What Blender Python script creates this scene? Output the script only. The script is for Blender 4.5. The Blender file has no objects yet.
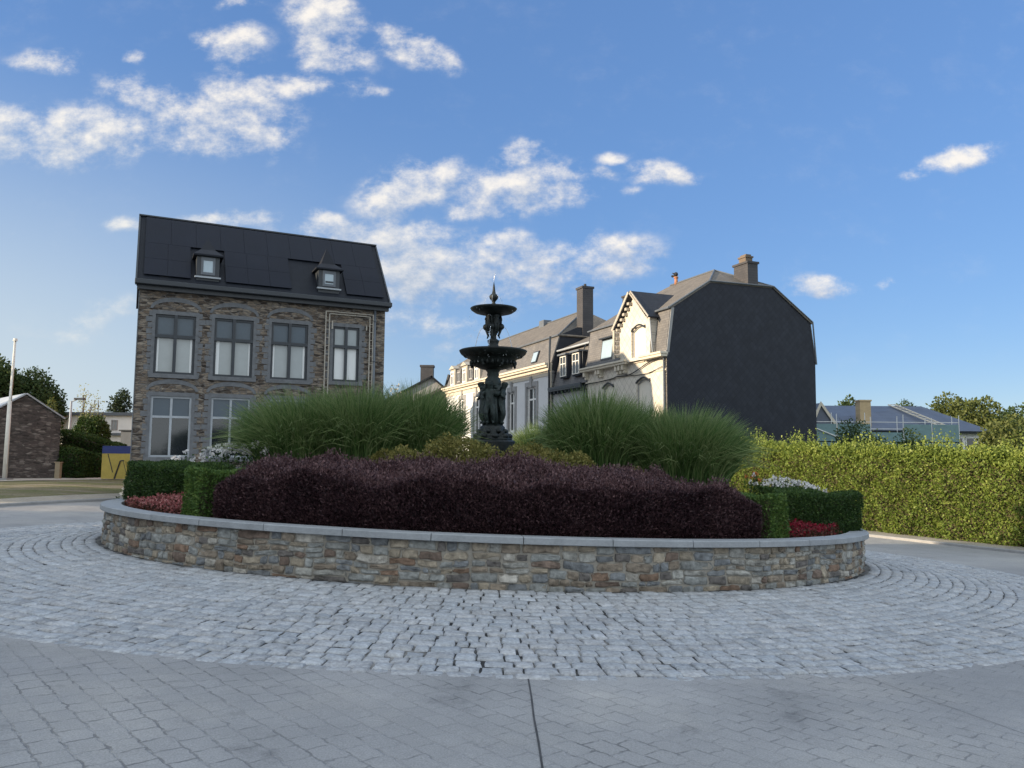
import bpy, bmesh, math, random
import numpy as np
from mathutils import Vector, Matrix, Quaternion
random.seed(5); rng=np.random.default_rng(5)
S=bpy.context.scene; COL=S.collection
R=math.radians
# ------------------------------------------------------------------ helpers
def sm(t):
    t=np.clip(t,0,1); return t*t*(3-2*t)
class MB:
    def __init__(s): s.v=[]; s.f=[]; s.c=[]
    def add(s,vs,fs):
        n=len(s.v); s.c.append((n,len(s.f))); s.v+= [tuple(v) for v in vs]; s.f+=[tuple(i+n for i in f) for f in fs]; return s
    def box(s,x0,x1,y0,y1,z0,z1):
        return s.add([(x0,y0,z0),(x1,y0,z0),(x1,y1,z0),(x0,y1,z0),(x0,y0,z1),(x1,y0,z1),(x1,y1,z1),(x0,y1,z1)],
            [(0,3,2,1),(4,5,6,7),(0,1,5,4),(1,2,6,5),(2,3,7,6),(3,0,4,7)])
    def poly(s,pts): return s.add(pts,[tuple(range(len(pts)))])
    def prism(s,base,d):
        n=len(base); top=[tuple(Vector(p)+Vector(d)) for p in base]
        fs=[tuple(reversed(range(n))),tuple(range(n,2*n))]+[(i,(i+1)%n,n+(i+1)%n,n+i) for i in range(n)]
        return s.add(list(base)+top,fs)
    def tube(s,pts,rad,n=8,cap=True):
        pts=[Vector(p) for p in pts]
        if not hasattr(rad,'__len__'): rad=[rad]*len(pts)
        rings=[]; vs=[]
        ref=Vector((0.31,0.77,0.2)).normalized()
        for i,p in enumerate(pts):
            t=(pts[min(i+1,len(pts)-1)]-pts[max(i-1,0)]).normalized()
            a=t.cross(ref)
            if a.length<1e-3: a=t.cross(Vector((1,0,0)))
            a.normalize(); b=t.cross(a)
            for k in range(n):
                q=2*math.pi*k/n; vs.append(p+(a*math.cos(q)+b*math.sin(q))*rad[i])
        fs=[]
        for i in range(len(pts)-1):
            for k in range(n):
                fs.append((i*n+k,i*n+(k+1)%n,(i+1)*n+(k+1)%n,(i+1)*n+k))
        if cap: fs+= [tuple(reversed(range(n))),tuple(range((len(pts)-1)*n,len(pts)*n))]
        return s.add(vs,fs)
    def lathe(s,prof,n=32,c=(0,0,0),flute=0,fn=12):
        vs=[];m=len(prof)
        for (r,z) in prof:
            for k in range(n):
                q=2*math.pi*k/n; rr=max(r,1e-4)*(1+flute*math.cos(fn*q))
                vs.append((c[0]+rr*math.cos(q),c[1]+rr*math.sin(q),c[2]+z))
        fs=[(i*n+k,i*n+(k+1)%n,(i+1)*n+(k+1)%n,(i+1)*n+k) for i in range(m-1) for k in range(n)]
        fs+=[tuple(reversed(range(n))),tuple(range((m-1)*n,m*n))]
        return s.add(vs,fs)
    def blob(s,c,r,n=10,m=7,rot=None):
        if not hasattr(r,'__len__'): r=(r,r,r)
        vs=[];fs=[]
        for i in range(m+1):
            th=math.pi*i/m
            for k in range(n):
                q=2*math.pi*k/n
                p=Vector((r[0]*math.sin(th)*math.cos(q),r[1]*math.sin(th)*math.sin(q),r[2]*math.cos(th)))
                if rot is not None: p=rot@p
                vs.append(Vector(c)+p)
        for i in range(m):
            for k in range(n): fs.append((i*n+k,(i+1)*n+k,(i+1)*n+(k+1)%n,i*n+(k+1)%n))
        return s.add(vs,fs)
    def wall(s,x0,x1,z0,z1,holes,y0=0,y1=.3):
        """wall facing -y with rectangular openings (x0,x1,z0,z1) and their reveals"""
        xs=sorted({x0,x1,*[h[0] for h in holes],*[h[1] for h in holes]}); zs=sorted({z0,z1,*[h[2] for h in holes],*[h[3] for h in holes]})
        for i in range(len(xs)-1):
            for j in range(len(zs)-1):
                cx=(xs[i]+xs[i+1])/2; cz=(zs[j]+zs[j+1])/2
                if any(h[0]<cx<h[1] and h[2]<cz<h[3] for h in holes): continue
                s.add([(xs[i],y0,zs[j]),(xs[i+1],y0,zs[j]),(xs[i+1],y0,zs[j+1]),(xs[i],y0,zs[j+1])],[(0,1,2,3)])
        for a,b,c,d in holes:
            s.add([(a,y0,c),(b,y0,c),(b,y0,d),(a,y0,d),(a,y1,c),(b,y1,c),(b,y1,d),(a,y1,d)],[(0,4,5,1),(1,5,6,2),(2,6,7,3),(3,7,4,0)])
        s.add([(x0,y0,z0),(x0,y1,z0),(x0,y1,z1),(x0,y0,z1),(x1,y0,z0),(x1,y1,z0),(x1,y1,z1),(x1,y0,z1)],[(0,3,2,1),(4,5,6,7),(3,7,6,2)])
        return s
    def pieces(s,name,m,parent=None,**k):
        for a,b in zip(s.c,s.c[1:]+[(len(s.v),len(s.f))]):
            q=MB(); q.v=s.v[a[0]:b[0]]; q.f=[tuple(i-a[0] for i in f) for f in s.f[a[1]:b[1]]]; q.build(name,m,parent,**k)
    def build(s,name,m,parent=None,smooth=False,solid=0,bevel=0,loc=None,rot=None):
        me=bpy.data.meshes.new(name); me.from_pydata(s.v,[],s.f)
        bm=bmesh.new(); bm.from_mesh(me); bmesh.ops.recalc_face_normals(bm,faces=bm.faces); bm.to_mesh(me); bm.free()
        return link(name,me,m,parent,smooth,solid,bevel,loc,rot)
def link(name,me,m,parent=None,smooth=False,solid=0,bevel=0,loc=None,rot=None):
    if m is not None: me.materials.append(m)
    if smooth: me.polygons.foreach_set('use_smooth',[True]*len(me.polygons))
    o=bpy.data.objects.new(name,me); COL.objects.link(o)
    if parent is not None: o.parent=parent
    if loc is not None: o.location=loc
    if rot is not None:
        o.rotation_mode='QUATERNION'; o.rotation_quaternion=rot
    if solid: d=o.modifiers.new('s','SOLIDIFY'); d.thickness=solid; d.offset=-1
    if bevel: d=o.modifiers.new('b','BEVEL'); d.width=bevel; d.segments=2; d.limit_method='ANGLE'
    return o
def npmesh(name,V,F,m,parent=None,tint=None,smooth=False,loc=None,rot=None,col=None):
    """V (n,3), F (k,4) or (k,3) arrays"""
    me=bpy.data.meshes.new(name); n,k=len(V),len(F); w=F.shape[1]
    me.vertices.add(n); me.vertices.foreach_set('co',np.ascontiguousarray(V,dtype=np.float32).ravel())
    me.loops.add(k*w); me.loops.foreach_set('vertex_index',np.ascontiguousarray(F,dtype=np.int32).ravel())
    me.polygons.add(k); me.polygons.foreach_set('loop_start',np.arange(0,k*w,w,dtype=np.int32))
    try: me.polygons.foreach_set('loop_total',np.full(k,w,dtype=np.int32))
    except Exception: pass
    me.update(calc_edges=True)
    if tint is not None:
        a=me.attributes.new('tint','FLOAT','FACE'); a.data.foreach_set('value',np.asarray(tint,dtype=np.float32))
    if col is not None:
        a=me.attributes.new('stonecol','FLOAT_VECTOR','FACE'); a.data.foreach_set('vector',np.asarray(col,dtype=np.float32).ravel())
    me.validate()
    return link(name,me,m,parent,smooth,0,0,loc,rot)
def thing(name,label,cat,loc=(0,0,0),rz=0,group=None,rot=None):
    o=bpy.data.objects.new(name,None); COL.objects.link(o); o.location=loc; o.empty_display_size=.1
    if rot is not None: o.rotation_mode='QUATERNION'; o.rotation_quaternion=rot
    else: o.rotation_euler=(0,0,rz)
    return tag(o,label,cat,group,'thing')
def tag(o,label=None,cat=None,group=None,kind=None):
    if label: o['label']=label
    if cat: o['category']=cat
    if group: o['group']=group
    if kind: o['kind']=kind
    return o
# ------------------------------------------------------------------ materials
def nodes(name):
    m=bpy.data.materials.new(name); m.use_nodes=True; nt=m.node_tree; return m,nt,nt.nodes['Principled BSDF']
def N(nt,t,**k):
    n=nt.nodes.new(t)
    for a,b in k.items(): setattr(n,a,b)
    return n
def setin(nt,n,i,v):
    if hasattr(v,'bl_idname') or isinstance(v,bpy.types.NodeSocket): nt.links.new(v,n.inputs[i])
    else: n.inputs[i].default_value=v
def math_(nt,op,a,b=0,c=None,clamp=False):
    n=N(nt,'ShaderNodeMath',operation=op); n.use_clamp=clamp; setin(nt,n,0,a); setin(nt,n,1,b)
    if c is not None: setin(nt,n,2,c)
    return n.outputs[0]
def ramp(nt,fac,stops):
    n=N(nt,'ShaderNodeValToRGB'); e=n.color_ramp.elements
    while len(e)<len(stops): e.new(.5)
    for x,(p,c) in zip(e,stops): x.position=p; x.color=(*c,1)
    nt.links.new(fac,n.inputs[0]); return n.outputs[0]
def mix(nt,f,a,b,mode='MIX'):
    n=N(nt,'ShaderNodeMix',data_type='RGBA',blend_type=mode); n.clamp_result=False
    setin(nt,n,0,f)
    for i,v in ((6,a),(7,b)):
        if isinstance(v,tuple): n.inputs[i].default_value=(*v[:3],1)
        else: nt.links.new(v,n.inputs[i])
    return n.outputs[2]
def coords(nt,scale=(1,1,1),rot=(0,0,0)):
    tc=N(nt,'ShaderNodeTexCoord'); mp=N(nt,'ShaderNodeMapping'); nt.links.new(tc.outputs['Object'],mp.inputs[0])
    mp.inputs['Scale'].default_value=scale; mp.inputs['Rotation'].default_value=rot; return mp.outputs[0]
def noise(nt,v,s,d=5,r=.6):
    n=N(nt,'ShaderNodeTexNoise'); nt.links.new(v,n.inputs['Vector']); n.inputs['Scale'].default_value=s; n.inputs['Detail'].default_value=d; n.inputs['Roughness'].default_value=r
    return n.outputs[0]
def bump(nt,b,h,st=.3,dist=.02,prev=None):
    n=N(nt,'ShaderNodeBump'); n.inputs['Strength'].default_value=st; n.inputs['Distance'].default_value=dist
    nt.links.new(h,n.inputs['Height'])
    if prev is not None: nt.links.new(prev,n.inputs['Normal'])
    nt.links.new(n.outputs[0],b.inputs['Normal']); return n.outputs[0]
def pm(name,c,rough=.75,var=.25,scale=3,bmp=0,metal=0,spec=.5,c2=None):
    m,nt,b=nodes(name); v=coords(nt); n=noise(nt,v,scale); n2=noise(nt,v,scale*9,3)
    f=math_(nt,'ADD',math_(nt,'MULTIPLY',n,.65),math_(nt,'MULTIPLY',n2,.35))
    lo=tuple(x*(1-var) for x in c); hi=tuple(min(1,x*(1+var)) for x in (c2 or c))
    nt.links.new(ramp(nt,f,[(.3,lo),(.7,hi)]),b.inputs['Base Color'])
    b.inputs['Roughness'].default_value=rough; b.inputs['Metallic'].default_value=metal; b.inputs['Specular IOR Level'].default_value=spec
    if bmp: bump(nt,b,n2,bmp,.02)
    return m
def leafmat(name,c0,c1,c2,trans=.3,rough=.55,scale=1.5):
    """leaf colour from a random value per leaf and a slow clump noise"""
    m,nt,b=nodes(name); at=N(nt,'ShaderNodeAttribute',attribute_name='tint')
    n=noise(nt,coords(nt),scale,3)
    f=math_(nt,'ADD',math_(nt,'MULTIPLY',at.outputs['Fac'],.6),math_(nt,'MULTIPLY',n,.5))
    col=ramp(nt,f,[(.15,c0),(.5,c1),(.95,c2)])
    nt.links.new(col,b.inputs['Base Color']); b.inputs['Roughness'].default_value=rough; b.inputs['Specular IOR Level'].default_value=.25
    tr=N(nt,'ShaderNodeBsdfTranslucent'); nt.links.new(col,tr.inputs[0])
    mx=N(nt,'ShaderNodeMixShader'); mx.inputs[0].default_value=trans
    nt.links.new(b.outputs[0],mx.inputs[1]); nt.links.new(tr.outputs[0],mx.inputs[2]); nt.links.new(mx.outputs[0],nt.nodes['Material Output'].inputs[0])
    return m
def rubble(name,stops,sc=(3.2,3.2,10),mortar=(.2,.18,.16),bm=.6,dist=.08):
    """coursed rubble masonry: stretched voronoi cells with mortar lines"""
    m,nt,b=nodes(name); tc=N(nt,'ShaderNodeTexCoord'); nz=N(nt,'ShaderNodeTexNoise'); nz.inputs['Scale'].default_value=1.3; nt.links.new(tc.outputs['Object'],nz.inputs[0])
    a=N(nt,'ShaderNodeVectorMath',operation='MULTIPLY_ADD'); nt.links.new(nz.outputs['Color'],a.inputs[0]); a.inputs[1].default_value=(dist,)*3; nt.links.new(tc.outputs['Object'],a.inputs[2])
    mp=N(nt,'ShaderNodeMapping'); nt.links.new(a.outputs[0],mp.inputs[0]); mp.inputs['Scale'].default_value=sc
    vo=N(nt,'ShaderNodeTexVoronoi'); nt.links.new(mp.outputs[0],vo.inputs['Vector']); vo.inputs['Scale'].default_value=1
    ve=N(nt,'ShaderNodeTexVoronoi',feature='DISTANCE_TO_EDGE'); nt.links.new(mp.outputs[0],ve.inputs['Vector']); ve.inputs['Scale'].default_value=1
    sx=N(nt,'ShaderNodeSeparateColor'); nt.links.new(vo.outputs['Color'],sx.inputs[0])
    col=ramp(nt,sx.outputs[0],stops)
    fine=noise(nt,tc.outputs['Object'],9,4); col=mix(nt,.45,col,ramp(nt,fine,[(.3,(.35,)*3),(.7,(1.3,)*3)]),'MULTIPLY')
    edge=math_(nt,'MULTIPLY',ve.outputs['Distance'],9,clamp=True)
    col=mix(nt,edge,mortar,col)
    nt.links.new(col,b.inputs['Base Color']); b.inputs['Roughness'].default_value=.9
    h=math_(nt,'ADD',math_(nt,'MULTIPLY',edge,.8),math_(nt,'MULTIPLY',fine,.6))
    bump(nt,b,h,bm,.05); return m
def tiled(name,c,c2,w,h,diamond=False,rough=.7,mort=.45,msz=.03,bm=.4,plane='XZ',spec=.4):
    """slates / tiles drawn by a brick pattern on the object's own plane"""
    m,nt,b=nodes(name); tc=N(nt,'ShaderNodeTexCoord'); sp=N(nt,'ShaderNodeSeparateXYZ'); nt.links.new(tc.outputs['Object'],sp.inputs[0])
    cb=N(nt,'ShaderNodeCombineXYZ'); ax={'X':0,'Y':1,'Z':2}
    nt.links.new(sp.outputs[ax[plane[0]]],cb.inputs[0]); nt.links.new(sp.outputs[ax[plane[1]]],cb.inputs[1])
    mp=N(nt,'ShaderNodeMapping'); nt.links.new(cb.outputs[0],mp.inputs[0])
    if diamond: mp.inputs['Rotation'].default_value=(0,0,R(45))
    br=N(nt,'ShaderNodeTexBrick'); nt.links.new(mp.outputs[0],br.inputs['Vector']); br.offset=0 if diamond else .5
    br.inputs['Color1'].default_value=(*c,1); br.inputs['Color2'].default_value=(*c2,1); br.inputs['Mortar'].default_value=tuple(x*mort for x in c)+(1,)
    br.inputs['Scale'].default_value=1; br.inputs['Brick Width'].default_value=w; br.inputs['Row Height'].default_value=h; br.inputs['Mortar Size'].default_value=msz*h; br.inputs['Mortar Smooth'].default_value=.4
    n=noise(nt,tc.outputs['Object'],1.1,5); col=mix(nt,.5,br.outputs['Color'],ramp(nt,n,[(.3,(.65,)*3),(.7,(1.2,)*3)]),'MULTIPLY')
    nt.links.new(col,b.inputs['Base Color']); b.inputs['Roughness'].default_value=rough; b.inputs['Specular IOR Level'].default_value=spec
    inv=math_(nt,'SUBTRACT',1,br.outputs['Fac']); bump(nt,b,inv,bm,.02); return m
M={}
M['bluestone']=pm('bluestone',(.125,.132,.142),.8,.3,5,.35)
M['cap']=pm('coping_stone',(.25,.265,.28),.7,.22,3,.3)
M['mortar']=pm('mortar',(.265,.245,.21),.95,.25,6,.5)
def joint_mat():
    m,nt,b=nodes('joint_sand_gap_shade'); v=coords(nt); n=noise(nt,v,4.5,4); n2=noise(nt,v,.7,3); f=math_(nt,'ADD',math_(nt,'MULTIPLY',n,.6),math_(nt,'MULTIPLY',n2,.4))
    nt.links.new(ramp(nt,f,[(.46,(.016,.016,.016)),(.53,(.10,.097,.09)),(.62,(.24,.235,.225))]),b.inputs['Base Color']); b.inputs['Roughness'].default_value=.95; return m  # near-black stops paint the shade of deep, unfilled gaps; the rest is sand
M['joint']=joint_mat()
M['soil']=pm('soil',(.045,.032,.024),.95,.4,8,.8)
M['bronze']=pm('dark_bronze',(.006,.0075,.008),.5,.5,7,.35,metal=.0,spec=.28,c2=(.015,.02,.02))
M['patina']=pm('patina_bronze',(.007,.009,.010),.5,.6,9,.4,metal=.0,spec=.28,c2=(.026,.038,.037))
M['anthracite']=pm('anthracite_frame',(.020,.026,.034),.45,.15,4)
M['zinc']=pm('zinc_grey',(.10,.115,.135),.5,.2,2)
M['zinc_light']=pm('zinc_light',(.33,.36,.39),.5,.2,2)
M['white']=pm('white_paint',(.74,.74,.72),.55,.1,2)
M['pole']=pm('pole_white',(.66,.64,.58),.45,.12,2)
M['weathered']=pm('weathered_wood',(.36,.335,.29),.8,.2,4)
M['cream']=pm('cream_render',(.5,.45,.36),.8,.14,1.2,.15)
M['creamtrim']=pm('cream_trim',(.52,.475,.39),.7,.12,2)
M['stonegrey']=pm('grey_stone_trim',(.27,.27,.27),.8,.2,3)
M['shutter']=pm('cream_shutter',(.60,.565,.49),.6,.06,1)
M['cement']=pm('cement_render',(.36,.37,.38),.9,.15,1.2,.2)
M['whitewall']=pm('white_wall',(.60,.61,.62),.85,.1,.8,.1)
M['whitetile']=tiled('diamond_wall_tiles',(.52,.485,.42),(.555,.52,.455),.42,.42,True,.65,.78,.07,.15)
M['bark']=pm('bark',(.07,.05,.035),.95,.35,6,.6)
M['paneltop']=pm('upper_pane',(.06,.085,.11),.15,.12,1,spec=.4)
M['blind']=pm('blind_behind_glass',(.27,.30,.305),.1,.12,.35,spec=.8)
M['blindedge']=pm('white_blind_edge',(.66,.68,.68),.4,.05,.6)
M['darkglass']=pm('dark_glass',(.018,.022,.026),.06,.2,2,spec=.8)
M['skyglass']=pm('bright_glass',(.30,.39,.45),.08,.08,1,spec=.9)
M['yellow']=pm('yellow_board',(.43,.335,.075),.65,.22,2)
M['blue']=pm('blue_board',(.018,.035,.17),.5,.2,2)
M['black']=pm('black_rubber',(.012,.012,.013),.6,.2,4)
M['terracotta']=pm('terracotta',(.33,.15,.08),.8,.2,3)
M['yellowbrick']=tiled('yellow_brick',(.50,.38,.22),(.44,.33,.2),.22,.07,False,.85,.7,.1,.3)
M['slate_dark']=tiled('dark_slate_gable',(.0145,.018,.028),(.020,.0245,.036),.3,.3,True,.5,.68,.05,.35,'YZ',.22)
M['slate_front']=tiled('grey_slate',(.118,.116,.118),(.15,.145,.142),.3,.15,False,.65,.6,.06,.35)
M['slate_roof']=tiled('weathered_slate',(.115,.105,.092),(.145,.13,.112),.3,.2,False,.75,.65,.05,.3,'XY')
M['slate_cheek']=tiled('dark_slate',(.022,.026,.036),(.028,.032,.043),.3,.18,False,.6,.7,.05,.3,'YZ',.22)
M['slate_chim']=tiled('chimney_slate',(.046,.046,.052),(.06,.058,.062),.25,.16,False,.7,.65,.06,.3)
M['roofdark']=tiled('anthracite_roof',(.010,.0125,.019),(.012,.015,.022),.45,.3,False,.6,.8,.03,.2,spec=.2)
M['solar']=pm('solar_panel',(.006,.009,.018),.45,.15,1,spec=.15)
M['bluerooof']=tiled('blue_grey_roof',(.085,.10,.135),(.095,.112,.15),2.2,.28,False,.45,.75,.05,.2,'XY')
M['potbrick']=pm('pot_brick',(.13,.10,.075),.85,.25,3)
M['redbrick']=tiled('red_brick',(.25,.12,.08),(.31,.16,.11),.22,.075,False,.9,1.3,.12,.3)
M['stonewall']=rubble('old_rubble_masonry',[(0,(.025,.018,.014)),(.14,(.055,.040,.030)),(.22,(.16,.122,.09)),(.48,(.235,.19,.145)),(.56,(.06,.044,.034)),(.68,(.10,.075,.056)),(.76,(.27,.23,.185)),(1,(.18,.145,.11))],(3.8,3.8,13),(.15,.14,.13),.8)
M['shedstone']=rubble('dark_rubble_masonry',[(0,(.04,.035,.034)),(.5,(.10,.085,.08)),(.8,(.15,.13,.12)),(1,(.26,.24,.22))],(3.6,3.6,12),(.075,.068,.063))
M['net']=pm('green_safety_net',(.13,.215,.23),.7,.2,3)
M['alu']=pm('aluminium',(.62,.62,.60),.4,.1,3,metal=.3)
M['scafwood']=pm('scaffold_board',(.30,.24,.16),.8,.2,3)
# water
def water_mat():
    m,nt,b=nodes('falling_water'); b.inputs['Base Color'].default_value=(.85,.9,.95,1); b.inputs['Roughness'].default_value=.12
    b.inputs['Transmission Weight'].default_value=.75; b.inputs['IOR'].default_value=1.33
    return m
M['water']=water_mat()
# stones (colour carried by every stone)
def stone_mat(name,rough=.8,sp=14,bm=.5,vr=(.6,1.35)):
    m,nt,b=nodes(name); at=N(nt,'ShaderNodeAttribute',attribute_name='stonecol'); v=coords(nt); n=noise(nt,v,sp,5,.65); n2=noise(nt,v,sp*.35,3)
    c=mix(nt,1,at.outputs['Vector'],ramp(nt,n,[(.3,(vr[0],)*3),(.7,(vr[1],)*3)]),'MULTIPLY')
    c=mix(nt,.35,c,ramp(nt,n2,[(.35,(.7,.66,.6)),(.65,(1.2,1.2,1.2))]),'MULTIPLY')
    nt.links.new(c,b.inputs['Base Color']); b.inputs['Roughness'].default_value=rough; b.inputs['Specular IOR Level'].default_value=.35; bump(nt,b,n,bm,.03); return m
M['rubblestone']=stone_mat('rubble_stone',.85,9,1.,(.5,1.45))
M['sett']=stone_mat('granite_sett',.7,26,.6,(.66,1.28))
# leaves
M['barberry']=leafmat('purple_barberry_leaf',(.014,.008,.011),(.042,.020,.025),(.20,.115,.115),.15,.5,1.2)
M['box']=leafmat('boxwood_leaf',(.010,.024,.008),(.030,.066,.018),(.11,.17,.04),.25,.5,5)
M['box_light']=leafmat('fresh_boxwood_leaf',(.024,.05,.013),(.065,.125,.03),(.18,.25,.06),.25,.5,5)
M['hornbeam']=leafmat('hornbeam_leaf',(.036,.066,.014),(.135,.19,.036),(.30,.345,.085),.3,.5,1.6)
M['spirea']=leafmat('golden_shrub_leaf',(.07,.08,.02),(.17,.165,.045),(.30,.25,.08),.25,.6,2.5)
M['grassblade']=leafmat('miscanthus_blade',(.026,.060,.019),(.078,.15,.042),(.25,.30,.13),.3,.45,1.2)
M['treeleaf']=leafmat('broad_leaf',(.028,.050,.018),(.05,.085,.028),(.09,.12,.042),.3,.6,.5)
M['treeleaf2']=leafmat('sunny_leaf',(.055,.075,.02),(.085,.11,.03),(.14,.155,.05),.3,.6,.5)
M['fir']=leafmat('fir_needle',(.02,.036,.018),(.035,.058,.026),(.055,.08,.035),.15,.6,.8)
M['twig']=pm('pale_twig',(.32,.29,.22),.9,.2,4)
M['paleleaf']=leafmat('pale_young_leaf',(.2,.22,.09),(.3,.32,.14),(.4,.4,.2),.4)
M['petal_white']=leafmat('white_petal',(.55,.52,.5),(.72,.7,.68),(.82,.81,.8),.3)
M['petal_pink']=leafmat('pink_petal',(.16,.05,.045),(.34,.10,.10),(.55,.30,.27),.3)
M['petal_red']=leafmat('red_petal',(.08,.006,.012),(.17,.009,.02),(.30,.02,.04),.25)
M['petal_orange']=leafmat('orange_petal',(.5,.13,.03),(.65,.22,.06),(.7,.35,.14),.3)
M['petal_cream']=leafmat('cream_petal',(.5,.43,.34),(.65,.58,.48),(.74,.68,.58),.3)
M['bronzeleaf']=leafmat('bronze_leaf',(.05,.018,.014),(.09,.03,.022),(.14,.05,.03),.2)
# ground materials
def road_mat():
    m,nt,b=nodes('printed_concrete'); tc=N(nt,'ShaderNodeTexCoord'); o=tc.outputs['Object']
    nz=N(nt,'ShaderNodeTexNoise'); nz.inputs['Scale'].default_value=5.5; nz.inputs['Detail'].default_value=4; nt.links.new(o,nz.inputs[0])
    a=N(nt,'ShaderNodeVectorMath',operation='MULTIPLY_ADD'); nt.links.new(nz.outputs['Color'],a.inputs[0]); a.inputs[1].default_value=(.06,)*3; nt.links.new(o,a.inputs[2])
    nz2=N(nt,'ShaderNodeTexNoise'); nz2.inputs['Scale'].default_value=15; nz2.inputs['Detail'].default_value=3; nt.links.new(o,nz2.inputs[0])
    a2=N(nt,'ShaderNodeVectorMath',operation='MULTIPLY_ADD'); nt.links.new(nz2.outputs['Color'],a2.inputs[0]); a2.inputs[1].default_value=(.045,)*3; nt.links.new(a.outputs[0],a2.inputs[2])
    mp=N(nt,'ShaderNodeMapping'); nt.links.new(a2.outputs[0],mp.inputs[0]); mp.inputs['Rotation'].default_value=(0,0,R(48))
    br=N(nt,'ShaderNodeTexBrick'); nt.links.new(mp.outputs[0],br.inputs['Vector']); br.offset=.5; br.inputs['Scale'].default_value=1
    br.inputs['Brick Width'].default_value=.235; br.inputs['Row Height'].default_value=.185; br.inputs['Mortar Size'].default_value=.010; br.inputs['Mortar Smooth'].default_value=.6
    br.inputs['Color1'].default_value=(.9,.9,.9,1); br.inputs['Color2'].default_value=(1.06,1.06,1.06,1); br.inputs['Mortar'].default_value=(1,1,1,1)
    sp=N(nt,'ShaderNodeSeparateXYZ'); nt.links.new(o,sp.inputs[0])
    # the print is fresh in front of the island and worn elsewhere
    near=math_(nt,'MULTIPLY_ADD',sp.outputs[1],-.22,2.55,clamp=True)
    worn=ramp(nt,noise(nt,o,.55,4),[(.36,(.0,)*3),(.60,(1,)*3)])
    worn2=ramp(nt,noise(nt,o,6.5,2),[(.45,(.0,)*3),(.56,(1,)*3)])
    mask=math_(nt,'MULTIPLY',math_(nt,'MULTIPLY',worn,near),worn2); 
    base=ramp(nt,noise(nt,o,.8,6,.65),[(.3,(.252,.252,.25)),(.7,(.325,.323,.32))])
    sp2=ramp(nt,noise(nt,o,90,2),[(.3,(.68,)*3),(.7,(1.3,)*3)]); base=mix(nt,.6,base,sp2,'MULTIPLY')
    st=ramp(nt,noise(nt,o,.22,4),[(.35,(.80,.80,.82)),(.62,(1.08,1.07,1.06))]); base=mix(nt,.8,base,st,'MULTIPLY')
    spot=ramp(nt,noise(nt,o,1.7,7,.7),[(.30,(.62,.62,.63)),(.42,(1,1,1))]); base=mix(nt,.75,base,spot,'MULTIPLY')
    dust=ramp(nt,noise(nt,o,.45,6,.7),[(.5,(1,1,1)),(.68,(1.16,1.13,1.08))]); base=mix(nt,.8,base,dust,'MULTIPLY')
    tinted=mix(nt,math_(nt,'MULTIPLY',near,.3),base,br.outputs['Color'],'MULTIPLY')
    jm=math_(nt,'MULTIPLY',br.outputs['Fac'],math_(nt,'MULTIPLY_ADD',mask,.58,.02))  # shading of the stamped joints, painted dark into the colour
    col=mix(nt,jm,tinted,(.075,.075,.08)); nt.links.new(col,b.inputs['Base Color']); b.inputs['Roughness'].default_value=.78; b.inputs['Specular IOR Level'].default_value=.3
    h=math_(nt,'SUBTRACT',math_(nt,'ADD',math_(nt,'MULTIPLY',noise(nt,o,7,4),.5),math_(nt,'MULTIPLY',noise(nt,o,70,2),.16)),math_(nt,'MULTIPLY',br.outputs['Fac'],math_(nt,'MULTIPLY',near,math_(nt,'MULTIPLY_ADD',worn,.8,.25))))
    bump(nt,b,h,.55,.02); return m
M['road']=road_mat()
M['jointline']=pm('joint_filler',(.05,.05,.052),.9,.5,9)
def verge_mat():
    m,nt,b=nodes('dry_grass_ground'); v=coords(nt); n=noise(nt,coords(nt,(.5,1.6,1)),.55,5,.6); n2=noise(nt,v,14,4,.7)
    c=ramp(nt,n,[(.36,(.23,.20,.15)),(.47,(.17,.15,.085)),(.56,(.115,.125,.045)),(.68,(.15,.15,.06))]); c=mix(nt,.8,c,ramp(nt,n2,[(.3,(.5,.5,.5)),(.7,(1.4,1.4,1.3))]),'MULTIPLY')
    nt.links.new(c,b.inputs['Base Color']); b.inputs['Roughness'].default_value=.95; bump(nt,b,n2,.8,.06); return m
M['verge']=verge_mat()
M['ground']=pm('earth_and_grass',(.07,.085,.035),.95,.4,.6,.5)
M['path']=pm('pale_gravel',(.38,.36,.32),.95,.2,3,.4)
M['paver']=tiled('small_pavers',(.33,.30,.25),(.38,.345,.29),.21,.105,False,.85,.55,.1,.3,'XY')
M['kerb']=pm('concrete_kerb',(.25,.25,.25),.85,.2,4,.3)
# ------------------------------------------------------------------ terrain
CX,CY,CZ=-.548,18.766,-.361
NV=Vector((.03119,.03225,.999)).normalized(); QP=Vector((0,0,1)).rotation_difference(NV); CL=Vector((CX,CY,CZ))
RW,RC,CAPR,CAPZ=8.29,12.04,8.36,.70
def Lw(x,y,z=0): return CL+QP@Vector((x,y,z))           # planter frame -> world
def PL(th,r): return (r*math.sin(th),-r*math.cos(th))    # angle from the side facing the camera
def T(x,y):
    x=np.asarray(x,float); y=np.asarray(y,float)
    sx=np.sign(x)*np.where(abs(x)<14,abs(x),14+6*np.tanh((abs(x)-14)/6))
    sy=np.where(y>24,24+3*np.tanh((y-24)/3),np.where(y<-5,-5+4*np.tanh((y+5)/4),y))
    return -.03122*sx-.03228*sy+.5*sm((-x-6)/14)*sm((y-20)/16)
def grid_sheet(name,X,Y,m,dz,kind='structure'):
    Z=T(X,Y)+dz; n0,n1=X.shape; V=np.stack([X,Y,Z],-1).reshape(-1,3); i=np.arange(n0*n1).reshape(n0,n1)
    F=np.stack([i[:-1,:-1],i[1:,:-1],i[1:,1:],i[:-1,1:]],-1).reshape(-1,4)
    o=npmesh(name,V,F,m,smooth=True); me=o.data
    if sum(p.normal.z for p in list(me.polygons)[:20])<0: me.flip_normals()
    return tag(o,kind=kind)
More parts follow.
